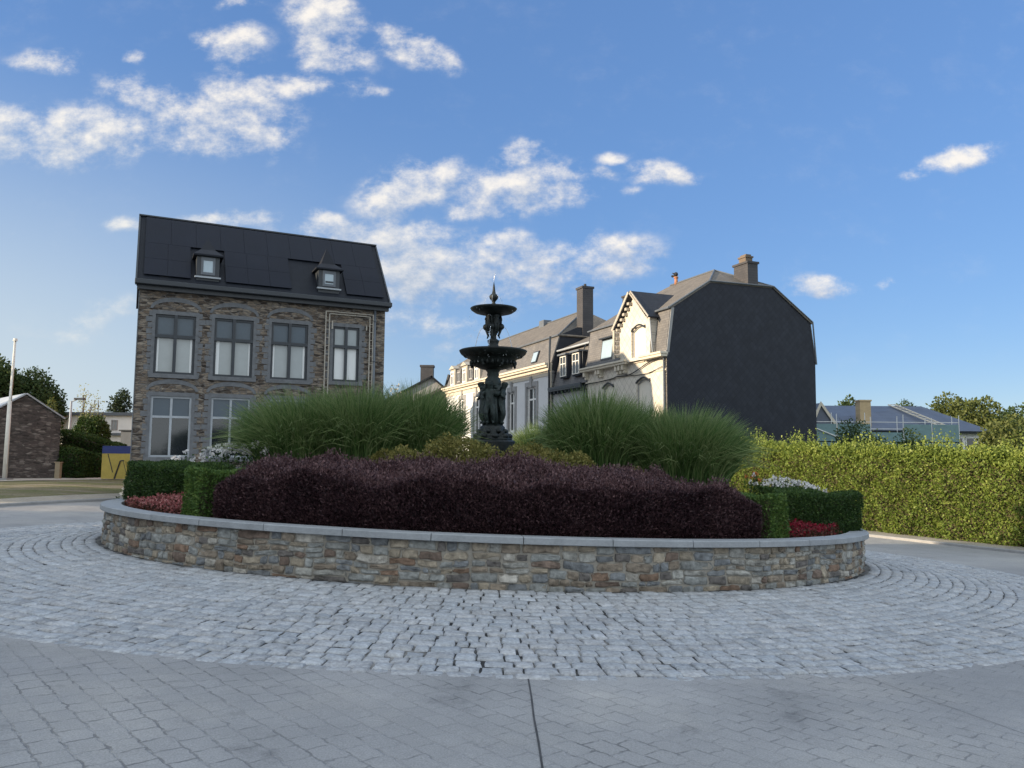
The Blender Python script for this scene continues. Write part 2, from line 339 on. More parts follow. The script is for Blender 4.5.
def axis(): 
    a=[0]; s=1.2
    while a[-1]<900: a.append(a[-1]+s); s*=1.045 if a[-1]<60 else 1.25
    a=np.array(a); return np.concatenate([-a[:0:-1],a])
ax=axis(); X,Y=np.meshgrid(ax,ax+20,indexing='ij'); grid_sheet('ground',X,Y,M['ground'],-.09)
def ring(name,r0,r1,p0,p1,m,dz,nr=None):
    nr=nr or max(2,int((r1-r0)/1.0)+1); n=int(abs(p1-p0)/1.5)+2
    ph=np.radians(np.linspace(p0,p1,n)); rr=np.linspace(r0,r1,nr); A,B=np.meshgrid(ph,rr,indexing='ij')
    return grid_sheet(name,CX+B*np.cos(A),CY+B*np.sin(A),m,dz)
def kerb_ring(name,r0,r1,p0,p1):
    n=int(abs(p1-p0)/1.5)+2; mb=MB(); ph=np.radians(np.linspace(p0,p1,n))
    vs=[];fs=[]
    for a in ph:
        for r,h in ((r0,-.1),(r0,.075),(r0+.02,.095),(r1,.095),(r1,-.1)):
            x,y=CX+r*math.cos(a),CY+r*math.sin(a); vs.append((x,y,float(T(x,y))+h))
    for i in range(n-1):
        for k in range(4): fs.append((i*5+k,(i+1)*5+k,(i+1)*5+k+1,i*5+k+1))
    mb.add(vs,fs); return tag(mb.build(name,M['kerb']),kind='structure')
ring('road',11.9,17.8,108,205,M['road'],0); ring('road',11.9,17.4,-25,76,M['road'],0)
ring('road',11.9,70,76,108,M['road'],0); ring('road',11.9,48,205,335,M['road'],0,40)
kerb_ring('kerb',17.8,17.95,108,205); kerb_ring('kerb',17.4,17.55,-25,76)
ring('pavement',17.94,19.4,108,205,M['paver'],.09); ring('pavement',17.54,19.4,-25,76,M['paver'],.09)
ring('verge',19.4,27.5,112,200,M['verge'],.06); ring('path',27.5,30.5,112,170,M['path'],.08); ring('verge',19.4,40,-25,60,M['ground'],.04)
def joint_line(x0,y0,x1,y1,w=.007):
    d=Vector((x1-x0,y1-y0,0)); n=Vector((-d.y,d.x,0)).normalized()*w; mb=MB(); k=8; vs=[]
    for i in range(k+1):
        p=Vector((x0,y0,0))+d*(i/k)+n*(.5*math.sin(i*2.3))
        for q in (p-n,p+n): vs.append((q.x,q.y,float(T(q.x,q.y))+.004))
    mb.add(vs,[(2*i,2*i+1,2*i+3,2*i+2) for i in range(k)]); tag(mb.build('expansion_joint',M['jointline']),kind='structure')
joint_line(.16,6.78,.24,2.5); joint_line(-3.42,6.85,-6.1,3.6,.0022); joint_line(3.3,7.35,4.1,4.6,.0022)
# ------------------------------------------------------------------ cobbled apron
def setts():
    V=[];F=[];C=[];nv=0; r=8.36; drop=.229
    def zc(rr): return -drop*(rr-RW)/(RC-RW)
    while r<RC-.06:
        d=min(.19*random.uniform(.86,1.12),RC-r)
        if RC-(r+d)<.09: d=RC-r
        a=random.uniform(0,.1); a_end=a+2*math.pi; ph=random.uniform(0,6)
        while a<a_end-.004:
            L=random.uniform(.14,.27)
            da=min(L/(r+d/2),a_end-a); da=a_end-a if (a_end-a-da)*r<.12 else da; g=random.uniform(.004,.011)
            r0,r1=r+g+random.uniform(-.01,.01),r+d-g+random.uniform(-.01,.01); ga=g/(r+d/2)
            if True:
                sk=random.uniform(-.012,.012)/r
                P=[(r0,a+ga),(r0,a+da/2),(r0,a+da-ga),((r0+r1)/2,a+da-ga+sk*.5),(r1,a+da-ga+sk),(r1,a+da/2),(r1,a+ga+sk),((r0+r1)/2,a+ga+sk*.5)]
                h=max(-.008,random.gauss(0,.0045)); tx=random.gauss(0,.02); ty=random.gauss(0,.02)
                mr=(r0+r1)/2; ma=a+da/2; vv=[]
                P=[(p+random.uniform(-.010,.010),q+random.uniform(-.010,.010)/r) for p,q in P]
                for lev,(ins,dz) in enumerate(((0,-.05),(0.0,-.013),(.16,.0))):
                    for p,q in P:
                        pr=p+(mr-p)*ins; qa=q+(ma-q)*ins
                        vv.append((pr*math.sin(qa),-pr*math.cos(qa),zc(pr)+h+dz+(tx*(pr-mr)+ty*(qa-ma)*r)+(random.gauss(0,.0025) if lev else 0)))
                vv.append((mr*math.sin(ma),-mr*math.cos(ma),zc(mr)+h+.004))
                ff=[]
                for lv in (0,1):
                    for k in range(8): ff.append((lv*8+k,lv*8+(k+1)%8,(lv+1)*8+(k+1)%8,(lv+1)*8+k))
                for k in range(0,8,2): ff.append((16+k,16+k+1,16+(k+2)%8,24))
                V+=vv; F+=[tuple(i+nv for i in f) for f in ff]; nv+=25
                g0=random.gauss(.36,.028); w=random.uniform(-.009,.006)
                C+= [(g0-.012+w,g0,g0+.018-w)]*len(ff)
            a+=da
        r+=d
    V=np.array(V);F=np.array(F)
    o=npmesh('cobbled_apron',V,F,M['sett'],col=np.array(C),loc=CL,rot=QP); tag(o,kind='structure')
    # the bedding sand between the setts, gap shade painted in its colour
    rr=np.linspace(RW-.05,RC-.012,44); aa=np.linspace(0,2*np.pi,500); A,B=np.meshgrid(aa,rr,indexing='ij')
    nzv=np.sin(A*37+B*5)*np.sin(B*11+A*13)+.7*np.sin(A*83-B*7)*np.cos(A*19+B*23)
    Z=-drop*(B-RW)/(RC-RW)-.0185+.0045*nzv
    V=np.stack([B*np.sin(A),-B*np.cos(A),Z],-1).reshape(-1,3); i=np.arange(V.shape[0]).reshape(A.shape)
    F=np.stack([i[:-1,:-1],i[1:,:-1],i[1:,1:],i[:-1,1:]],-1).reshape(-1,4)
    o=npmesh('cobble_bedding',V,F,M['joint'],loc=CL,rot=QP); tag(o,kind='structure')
setts()
# ------------------------------------------------------------------ planter
planter=thing('planter','round raised roundabout planter of rubble stone with pale coping','planter',CL,rot=QP)
def planter_parts():
    mb=MB(); n=160
    prof=[(RW-.04,-.25),(RW-.04,.6),(RW-.35,.6),(RW-.35,-.25)]
    vs=[];fs=[]
    for k in range(n):
        q=2*math.pi*k/n
        for r,z in prof: vs.append((r*math.sin(q),-r*math.cos(q),z))
    for k in range(n):
        for j in range(4): fs.append((k*4+j,((k+1)%n)*4+j,((k+1)%n)*4+(j+1)%4,k*4+(j+1)%4))
    mb.add(vs,fs); core=mb.build('mortar_core',M['mortar'],planter)
    # rubble stones
    V=[];F=[];C=[]
    pal=[((.20,.207,.20),3.2),((.15,.16,.168),2.2),((.255,.252,.232),2.2),((.245,.212,.165),3.0),((.185,.155,.122),2.8),((.165,.112,.08),.9),((.115,.106,.10),1.3),((.30,.285,.255),.9),((.14,.105,.085),1.2)]
    def stone(a0,a1,z0,z1):
        g=random.uniform(.002,.007); w=(a1-a0)*RW-2*g; h=z1-z0-2*g
        if w<.025 or h<.02: return
        cx=(a0+a1)/2; cz=(z0+z1)/2; n=12; bulge=random.uniform(.005,.02); pw=random.uniform(6,22)
        base=[]
        for k in range(n):
            q=2*math.pi*(k+.5)/n; c,s_=math.cos(q),math.sin(q); e=(abs(c)**pw+abs(s_)**pw)**(-1/pw)
            base.append((c*e*w/2*random.uniform(.88,1.0)+random.gauss(0,.006),s_*e*h/2*random.uniform(.84,1.0)+random.gauss(0,.006)))
        nv=len(V); tz=random.gauss(0,.12); tx=random.gauss(0,.08)
        for ins,dr in ((1,-.045),(1.,.0),(.88,.8*bulge),(.45,bulge)):
            for bx,bz in base:
                x=bx*ins; z=bz*ins; d=dr+(tz*z+tx*x if dr>0 else 0)+(random.gauss(0,.007) if dr>0 else 0)
                a=cx+x/RW; r=RW-.03+d; V.append((r*math.sin(a),-r*math.cos(a),cz+z))
        a=cx; r=RW-.03+bulge*random.uniform(.7,1.2); V.append((r*math.sin(a),-r*math.cos(a),cz))
        fs=[]
        for lv in range(3):
            for k in range(n): fs.append((nv+lv*n+k,nv+lv*n+(k+1)%n,nv+(lv+1)*n+(k+1)%n,nv+(lv+1)*n+k))
        for k in range(0,n,2): fs.append((nv+3*n+k,nv+3*n+k+1,nv+3*n+(k+2)%n,nv+4*n))
        F.extend(fs); c=random.choices([p for p,_ in pal],[w_ for _,w_ in pal])[0]; f=random.uniform(.95,1.32)
        C.extend([tuple(x*f for x in c)]*len(fs))
    def fill(a0,a1,z0,z1):
        w=(a1-a0)*RW; h=z1-z0
        mx=random.uniform(.22,.66)
        if h>.26 or (h>.15 and random.random()<.6):
            t=random.uniform(.34,.66); fill(a0,a1,z0,z0+h*t); fill(a0,a1,z0+h*t,z1)
        elif w>mx and w>h*1.25:
            t=random.uniform(.33,.67); fill(a0,a0+(a1-a0)*t,z0,z1); fill(a0+(a1-a0)*t,a1,z0,z1)
        else: stone(a0,a1,z0,z1)
    for za,zb in ((-.06,.26),(.26,.605)):
        a=0
        while a<2*math.pi-.01:
            L=min(random.uniform(.5,1.6)/RW,2*math.pi-a); fill(a,a+L,za,zb); a+=L
    V=np.array(V); aa=np.arctan2(V[:,0],-V[:,1]); V[:,2]+=(.022*np.sin(aa*19)+.014*np.sin(aa*53+1))*np.sin(np.pi*np.clip(V[:,2]/.6,0,1))
    npmesh('stone_facing',np.array(V),np.array(F),M['rubblestone'],planter,col=np.array(C))
    # coping stones
    mb=MB(); a=R(-29.5); nst=42
    step=2*math.pi/nst; ri,ro=8.0,CAPR
    for k in range(nst):
        a0=a+k*step+random.uniform(-.012,.012)*0; g=.0028/1
        aa=[a0+g/4+ (step-g/2)*i/5 for i in range(6)]; h=random.uniform(-.002,.002); z0,z1=.603,CAPZ+h
        vs=[];fs=[]
        for q in aa:
            for r,z in ((ri,z0),(ro-.006,z0),(ro,z0+.006),(ro,z1-.012),(ro-.012,z1),(ri,z1)): vs.append((r*math.sin(q),-r*math.cos(q),z))
        for i in range(5):
            for j in range(6): fs.append((i*6+j,(i+1)*6+j,(i+1)*6+(j+1)%6,i*6+(j+1)%6))
        fs+=[tuple(range(6)),tuple(reversed(range(30,36)))]; mb.add(vs,fs)
    mb.build('coping',M['cap'],planter)
    # soil mound
    rr=np.linspace(.05,8.02,40); aa=np.linspace(0,2*np.pi,121); A,B=np.meshgrid(aa,rr,indexing='ij'); Z=soil(B)+.02*np.sin(A*40+B*9)
    V=np.stack([B*np.sin(A),-B*np.cos(A),Z],-1).reshape(-1,3); i=np.arange(V.shape[0]).reshape(A.shape); F=np.stack([i[:-1,:-1],i[1:,:-1],i[1:,1:],i[:-1,1:]],-1).reshape(-1,4)
    npmesh('soil_bed',V,F,M['soil'],planter,smooth=True)
def soil(r): return .62+.9*(1-np.clip(r/7.6,0,1)**2)
planter_parts()
# ------------------------------------------------------------------ foliage tools
def unit(a): return a/np.maximum(np.linalg.norm(a,axis=-1,keepdims=True),1e-9)
def leaf_geo(P,out,L,W,spread=.8,up=.2,g=rng):
    n=len(P); d=unit(out*.8+g.normal(size=(n,3))*spread+np.array([0,0,up])); s=unit(np.cross(d,g.normal(size=(n,3))))
    l=(L*g.uniform(.6,1.3,n))[:,None]; w=(W*g.uniform(.7,1.3,n))[:,None]; nn=np.cross(d,s)
    a=P; b=P+d*l*.5+s*w*.5+nn*w*.12; c=P+d*l; e=P+d*l*.5-s*w*.5+nn*w*.12
    V=np.stack([a,b,c,e],1).reshape(-1,3); F=np.arange(4*n).reshape(n,4); return V,F
def leafobj(name,P,out,L,W,m,parent=None,spread=.8,up=.2,tint=None,loc=None,rot=None):
    V,F=leaf_geo(P,out,L,W,spread,up); t=rng.uniform(0,1,len(P)) if tint is None else np.clip(tint,0,1)
    return npmesh(name,V,F,m,parent,tint=t,loc=loc,rot=rot)
def wob(P,a=1.,f=1.):
    x,y,z=P[:,0]*f,P[:,1]*f,P[:,2]*f
    return a*(np.sin(2.1*x+1.3*y+.4)*np.cos(1.7*y-2.3*z)+.6*np.sin(4.7*x-3.1*z+1.)*np.cos(5.3*y+2.9*z)+.35*np.sin(9.1*x+8.3*y)*np.cos(10.7*z+3.*x))/1.4
def box_hedge(name,label,p0,p1,wid,h0,h1,base,dens,L,W,m,cat='hedge',wobble=.035,frame=True,rough=.03,group=None,core=M['bark'],shoots=0,rnd=.06,up=.3,spread=.8,tf=.75):
    """clipped hedge along p0-p1 (planter frame when frame, else world)"""
    p0=np.array(p0,float);p1=np.array(p1,float); ln=np.linalg.norm(p1-p0); d=(p1-p0)/ln; nrm=np.array([d[1],-d[0]])
    areas=[ln*(h0+h1)/2,ln*(h0+h1)/2*.5,ln*wid,wid*h0,wid*h1]; Ps=[];Os=[];Ts=[]
    for fi,A in enumerate(areas):
        n=int(A*dens); u=rng.uniform(0,1,n); t=rng.uniform(0,1,n); 
        if fi<2: s=u*ln; v=np.full(n,wid/2 if fi==0 else -wid/2); z=t; o=np.stack([np.zeros(n),np.full(n,1. if fi==0 else -1.),np.zeros(n)],1)
        elif fi==2: s=u*ln; v=(t-.5)*wid; z=np.ones(n); o=np.tile([0,0,1.],(n,1))
        else: s=np.full(n,0. if fi==3 else ln); v=(u-.5)*wid; z=t; o=np.tile([-1. if fi==3 else 1.,0,0],(n,1))
        hh=h0+(h1-h0)*s/ln; zz=z*hh
        # round the edges
        dep=np.abs(rng.normal(0,rough,n))-rough*.4; q=np.stack([s,v,zz],1)-o*dep[:,None]
        e1=np.clip((zz-(hh-rnd))/rnd,0,1)*(fi!=2); q-=o*(e1**2*rnd*.6)[:,None]
        ev=np.clip((abs(v)-(wid/2-rnd))/rnd,0,1)*(fi==2); q[:,2]-=ev**2*rnd*.6
        q+=o*(wob(q*1.0,wobble,1.6))[:,None]
        Ps.append(q);Os.append(o); Ts.append(rng.uniform(0,1,n)**1.6*.75+ (.25*z if fi<2 else .30))
    if shoots:
        n=shoots; s=rng.uniform(0,ln,n); hh=h0+(h1-h0)*s/ln; v=rng.uniform(-wid/2,wid/2,n); k=9; ht=rng.uniform(.06,1,n)**2*.78*(1+.45*np.sin(s*2.1))+.05
        for j in range(k):
            q=np.stack([s+rng.normal(0,.03,n),v+rng.normal(0,.03,n),hh-.08+ht*j/k],1); Ps.append(q); Os.append(np.tile([0,0,1.],(n,1))+rng.normal(0,.5,(n,3))); Ts.append(rng.uniform(.4,1,n))
    P=np.concatenate(Ps);O=np.concatenate(Os);Tn=np.concatenate(Ts)
    def tow(q,vec=False):
        xy=q[:,:1]*d+q[:,1:2]*nrm
        if vec: return np.concatenate([xy,q[:,2:]],1)
        xy=xy+p0; z=base(xy[:,0],xy[:,1])+q[:,2]; return np.concatenate([xy,z[:,None]],1)
    root=thing(name,label,cat,(0,0,0) if not frame else CL,group=group,rot=QP if frame else None)
    c=.09 if wid<1 else .25
    sg=max(2,int(ln/1.)) ; xs=np.linspace(c,ln-c,sg+1); V=[]
    for x in xs:
        hh=h0+(h1-h0)*x/ln-c
        for v,z in ((-wid/2+c,0.02),(-wid/2+c,hh),(wid/2-c,hh),(wid/2-c,0.02)): V.append((x,v,z))
    V=tow(np.array(V)); mb=MB(); fs=[(i*4+j,(i+1)*4+j,(i+1)*4+(j+1)%4,i*4+(j+1)%4) for i in range(sg) for j in range(4)]+[(0,1,2,3),tuple(range(sg*4,sg*4+4))]
    mb.add([tuple(v) for v in V],fs); mb.build('branches',core,root)
    V,F=leaf_geo(tow(P),tow(O,True),L,W,spread,up); npmesh('foliage',V,F,m,root,tint=Tn*tf+.12)
    return root
fl=lambda x,y: soil(np.hypot(x,y))-.02
# barberry hedge: a curved band with a swelling top
def barberry():
    t0,t1,r0,r1=R(-31.6),R(34.7),5.3,7.86
    def top(th,r):
        k=(r1-r)/(r1-r0); x=r*np.sin(th)
        b=1.43+.24*sm(k*1.1)+.06*np.sin(x*1.25+.6)*sm(k*3)+.05*np.sin(x*3.1+r*2.)+.03*np.sin(x*7+r*5)
        b+=.03*np.sin(x*2.3-r*3.1)+.15*np.exp(-((x+3.9)/.9)**2)*sm(k*2)
        b+=.10*(np.abs(np.sin(x*2.05+.7*np.sin(r*2.4)))**.6-.75)*np.clip(k*4,.35,1)+.03*np.sin(x*4.3)*np.sin(r*6.1+x)
        e=np.clip((r-(r1-.32))/.32,0,1); b-=.15*e**2.4
        e2=np.clip((abs((th-(t0+t1)/2))-((t1-t0)/2-.055))/.055,0,1); b-=.13*e2**2
        return b
    P=[];O=[];Tt=[]
    n=105000; th=rng.uniform(t0,t1,n); r=np.sqrt(rng.uniform(r0**2,r1**2,n)); k=(r1-r)
    z=top(th,r)-np.abs(rng.normal(0,.045,n)); P.append(np.stack([r*np.sin(th),-r*np.cos(th),z],1))
    O.append(np.stack([.3*np.sin(th),-.3*np.cos(th)-.1,np.full(n,1.)],1)); Tt.append(rng.uniform(.15,1,n)*.8+.2*(z>top(th,r)-.03))
    n=52000; th=rng.uniform(t0,t1,n); q=rng.uniform(0,1,n); zt=top(th,np.full(n,r1-.10)); zb=.66; z=zb+(zt-zb)*q
    r=r1-.05+.10*np.sin(q*2.6)-np.abs(rng.normal(0,.04,n))+wob(np.stack([th*8,z,z*0],1),.045,1.3)
    P.append(np.stack([r*np.sin(th),-r*np.cos(th),z],1)); O.append(np.stack([np.sin(th),-np.cos(th),np.full(n,.35)],1)); Tt.append(rng.uniform(0,1,n)*.75)
    n=3200; th=rng.uniform(t0+.02,t1-.02,n); r=np.sqrt(rng.uniform((r0+.1)**2,(r1-.15)**2,n)); hh=rng.uniform(.03,.17,n)
    for j in range(7):
        z=top(th,r)-.03+hh*j/6; P.append(np.stack([r*np.sin(th)+rng.normal(0,.012,n),-r*np.cos(th)+rng.normal(0,.012,n),z],1)); O.append(np.stack([rng.normal(0,.5,n),rng.normal(0,.5,n),np.full(n,.9)],1)); Tt.append(rng.uniform(.35,1,n))
    for s in (t0,t1):
        n=12000; r=rng.uniform(r0,r1,n); q=rng.uniform(0,1,n); zt=top(np.full(n,s*.97+.03*(t0+t1)/2),r); z=.66+(zt-.66)*q; th=s+np.sign(s)*(.008*np.sin(q*3)-np.abs(rng.normal(0,.004,n)))
        P.append(np.stack([r*np.sin(th),-r*np.cos(th),z],1)); O.append(np.stack([np.cos(th)*np.sign(s),np.sin(th)*np.sign(s),np.full(n,.3)],1)); Tt.append(rng.uniform(0,1,n)*.75)
    P=np.concatenate(P);O=np.concatenate(O);Tt=np.concatenate(Tt)
    root=thing('barberry_hedge','wide dark purple barberry hedge along the front of the planter','hedge',CL,rot=QP)
    leafobj('foliage',P,O,.050,.021,M['barberry'],root,.62,.5,tint=Tt)
    # twiggy inside
    aa=np.linspace(t0+.02,t1-.02,60); rr=np.linspace(r0,r1-.1,14); A,B=np.meshgrid(aa,rr,indexing='ij'); Z=top(A,B)-.11
    V=np.stack([B*np.sin(A),-B*np.cos(A),Z],-1); lo=V.copy(); lo[...,2]=.6
    i=np.arange(60*14).reshape(60,14); F=np.stack([i[:-1,:-1],i[1:,:-1],i[1:,1:],i[:-1,1:]],-1).reshape(-1,4)
    nn=60*14; sides=[]
    per=[*i[:,0],*i[-1,1:],*i[::-1,-1][1:],*i[0,::-1][1:-1]]
    for a,b in zip(per,per[1:]+per[:1]): sides.append((a,b,b+nn,a+nn))
    npmesh('branches',np.concatenate([V.reshape(-1,3),lo.reshape(-1,3)]),np.concatenate([F,np.array(sides)]),pm('barberry_twig',(.022,.012,.014),.95,.4,8),root)
barberry()
# boxwood hedges on the planter (planter frame coordinates)
def wl(X,Y): 
    v=QP.inverted()@(Vector((X,Y,0))-Vector((CX,CY,0))); return (v.x,v.y)
box_hedge('box_hedge','clipped green box hedge behind the pink flower bed at the left end',wl(-8.30,17.0),wl(-5.55,14.55),.5,.93,.62,fl,5200,.046,.026,M['box'],group=None)
box_hedge('box_hedge','short clipped green box hedge between the pink flowers and the purple barberry',PL(R(-35.6),7.9),PL(R(-33.2),5.9),.62,.84,.50,fl,5200,.046,.026,M['box_light'])
box_hedge('box_hedge','clipped green box hedge behind the red flower bed at the right end',wl(4.75,14.3),wl(7.05,16.1),.5,.70,.86,fl,5200,.046,.026,M['box'])
box_hedge('box_hedge','short clipped green box hedge between the red flowers and the purple barberry',PL(R(37.9),7.92),PL(R(36.6),5.9),.5,.78,.45,fl,5200,.046,.026,M['box_light'])
# flower beds
def flowers(name,label,pts,hts,m,lm,rad,npet=10,nl=14,cat='flowers',leafL=.05):
    root=thing(name,label,cat,CL,rot=QP); P=[];O=[];LP=[];LO=[]; stems=MB()
    for (x,y),h in zip(pts,hts):
        z0=float(fl(x,y)); c=np.array([x,y,z0+h]); d=unit(rng.normal(size=(npet,3))+np.array([0,-.3,.5])); P.append(c+d*rad*.35); O.append(d)
        lp=np.stack([x+rng.normal(0,rad*1.3,nl),y+rng.normal(0,rad*1.3,nl),z0+h*rng.uniform(.05,.95,nl)],1); LP.append(lp); LO.append(rng.normal(size=(nl,3))+[0,0,.4])
        stems.tube([(x,y,z0-.02),(x+.01,y,z0+h)],.004,4,False)
    tag(leafobj('petals',np.concatenate(P),np.concatenate(O),rad*1.0,rad*.85,m,root,.4,0),kind='stuff')
    tag(leafobj('leaves',np.concatenate(LP),np.concatenate(LO),leafL,leafL*.6,lm,root,.8,.2),kind='stuff')
    tag(stems.build('stems',M['box'],root),kind='stuff'); return root
def bed(t0,t1,ra,rb,n): 
    out=[]
    for i in range(n): out.append(PL(R(random.uniform(t0,t1)),random.uniform(ra,rb)))
    return out
b=bed(-60,-38.5,7.05,7.9,360); flowers('begonia_bed','bed of small pink begonias inside the coping at the left end',b,[random.uniform(.10,.24) for _ in b],M['petal_pink'],M['bronzeleaf'],.042,8,20)
b=bed(40.5,57,7.0,7.9,330); flowers('begonia_bed','bed of small dark red flowers inside the coping at the right end',b,[random.uniform(.10,.26) for _ in b],M['petal_red'],M['bronzeleaf'],.045,7,20)
def line(p,q,n,j):
    return [(p[0]+(q[0]-p[0])*t+random.gauss(0,j),p[1]+(q[1]-p[1])*t+random.gauss(0,j)) for t in [random.random() for _ in range(n)]]
b=line(wl(-8.0,17.6),wl(-4.9,15.3),30,.12)+line(wl(-6.4,16.4),wl(-4.9,15.2),26,.12); flowers('white_roses','row of white roses showing above the left box hedge',b,[random.uniform(.80,1.02) for _ in b],M['petal_white'],M['box'],.07,10,26,'roses',.07)
b=line(wl(4.9,15.0),wl(6.6,16.5),120,.16); flowers('white_bedding_flowers','dense band of small white flowers behind the right box hedge',b,[random.uniform(.70,.92) for _ in b],M['petal_white'],M['box'],.05,8,26,leafL=.07)
b=line(wl(4.75,15.6),wl(5.2,16.0),8,.06); flowers('orange_flowers','small clump of orange flowers beside the white ones at right',b,[random.uniform(.74,.88) for _ in b],M['petal_orange'],M['box'],.05,9,26,leafL=.07)
b=line(wl(-8.75,17.6),wl(-8.5,17.2),14,.07); flowers('hydrangea','cream hydrangea heads leaning over the coping at the far left',b,[random.uniform(.08,.48) for _ in b],M['petal_cream'],M['box'],.085,16,8,'shrub')
# golden shrubs round the fountain foot
def shrub(name,label,X,Y,rx,h,m,n,L,W,group=None,z=None,cat='shrub',ry=None,seed=0,sq=1.):
    ry=ry or rx; lx,ly=wl(X,Y); p=Lw(lx,ly,float(soil(math.hypot(lx,ly)))) if z is None else Vector((X,Y,z))
    root=thing(name,label,cat,p,group=group); g=np.random.default_rng(seed+int(X*97)%1000)
    d=unit(g.normal(size=(n,3))); d[:,2]=abs(d[:,2]); d=np.sign(d)*abs(d)**sq; rad=(1-np.abs(g.normal(0,.13,n)))[:,None]
    P=d*rad*np.array([rx,ry,h]); P+=d*(wob(d*2.4+X,.16,1.3)*min(rx,h))[:,None]; P[:,2]=np.maximum(P[:,2],.02)
    leafobj('foliage',P,d,L,W,m,root,.8,.35)
    mb=MB()
    for k in range(7):
        q=2*math.pi*k/7; mb.tube([(0,0,-.05),(.35*rx*math.cos(q),.35*ry*math.sin(q),h*.45),(.7*rx*math.cos(q),.7*ry*math.sin(q),h*.75)],[.018,.012,.004],5,False)
    mb.build('branches',M['bark'],root); return root
sp=[(-2.02,14.5,.5,.62),(-1.35,14.9,.5,.82),(-.62,14.6,.46,.74),(.08,14.7,.48,.70),(.75,14.6,.48,.66),(1.25,15.1,.46,.6),(-2.55,15.2,.4,.5),(-1.0,15.6,.5,.75),(.45,15.7,.5,.7),(2.35,14.9,.42,.42)]
sl=['leftmost golden shrub at the foot of the tall grass','tall golden shrub left of the fountain foot','golden shrub just in front of the fountain foot','golden shrub just right of the fountain foot','golden shrub right of the fountain in front of short grass','rightmost golden shrub against the right tall grass','small golden shrub half hidden in the left tall grass','golden shrub in the second row left of the fountain foot','golden shrub in the second row right of the fountain foot','low golden shrub between the two right tall grass clumps']
for i,(x,y,r_,h_) in enumerate(sp): shrub('golden_shrub',sl[i],x,y,r_*1.12,h_+.16,M['spirea'],3800,.055,.032,'golden shrubs round the fountain foot',seed=i)
# ornamental grasses
def grass(label,X,Y,hgt,spread,n,seed,lean=(0,0)):
    lx,ly=wl(X,Y); p=Lw(lx,ly,float(soil(math.hypot(lx,ly)))-.03); root=thing('ornamental_grass',label,'grass',p,group='tall grasses on the planter')
    g=np.random.default_rng(seed); k=7; n=int(n*1.7)
    a=g.uniform(0,2*np.pi,n); q0=np.sqrt(g.uniform(0,1,n)); r0=q0*spread*.62; L=hgt*1.10*g.uniform(.70,1.08,n)*(1.06-.22*q0**2)
    t=np.linspace(0,1,k); arch=g.uniform(0,1,n)<.13          # a few long outer blades arch right over
    out=spread*(.06+.43*q0*g.uniform(.5,1.2,n)+.12*g.uniform(0,1,n)); out[arch]*=1.45
    bx=r0*np.cos(a); by=r0*np.sin(a); aa=a+g.normal(0,.55,n)
    pw=g.uniform(2.0,3.0,n)[:,None]
    hx=bx[:,None]+np.cos(aa)[:,None]*out[:,None]*t**pw+lean[0]*t**2; hy=by[:,None]+np.sin(aa)[:,None]*out[:,None]*t**pw+lean[1]*t**2
    drp=np.where(arch,.46,.10+.26*np.clip(out/spread,0,1)*g.uniform(.4,1.3,n)); hz=L[:,None]*(t-drp[:,None]*t**3.4)
    dry=g.uniform(0,1,n)<.05
    C=np.stack([hx,hy,hz],-1); tang=unit(np.gradient(C,axis=1)); side=unit(np.cross(tang,g.normal(size=(n,1,3)))); w=(.0072*g.uniform(.7,1.4,n)*np.where(arch,1.3,1))[:,None]*np.array([.6,1,1,.95,.8,.5,.08])
    V=np.stack([C-side*w[...,None],C+side*w[...,None]],2).reshape(-1,3); i=np.arange(n*k*2).reshape(n,k,2)
    F=np.stack([i[:,:-1,0],i[:,:-1,1],i[:,1:,1],i[:,1:,0]],-1).reshape(-1,4); tt=np.repeat(g.uniform(0,1,n)*.75,k-1)+np.tile(np.linspace(-.14,.30,k-1),n)+np.repeat(np.where(arch,.22,0)+np.where(dry,.5,0),k-1)
    npmesh('blades',V,F,M['grassblade'],root,tint=np.clip(tt,0,1))
    mb=MB()
    mb.lathe([(spread*.30,-.05),(spread*.33,.15),(spread*.26,.5),(spread*.1,.8)],14); mb.build('crown',pm('grass_crown',(.03,.04,.018),.95,.3,9),root)
grass('largest left ornamental grass clump, leaning out over the left box hedge',-4.4,16.0,2.0,1.38,3600,1,(-.12,0))
grass('left ornamental grass clump in front of the stone house entrance',-3.3,16.1,2.08,1.35,3600,2)
grass('ornamental grass clump immediately left of the fountain',-2.15,16.7,2.05,1.25,3200,3)
grass('tall ornamental grass clump right of the fountain before the cream house',1.75,16.3,2.12,1.22,3600,4)
grass('ornamental grass clump wedged between the two big clumps right of the fountain',2.7,16.9,2.05,1.1,2600,8)
grass('ornamental grass clump farthest right, before the dark slate gable',3.6,16.1,2.02,1.36,3800,5,(.1,0))
grass('low ornamental grass clump behind the fountain on its right',.75,20.8,1.62,.95,2200,6)
grass('small low ornamental grass clump between the fountain and right tall grass',1.75,19.6,1.5,.8,1800,7)
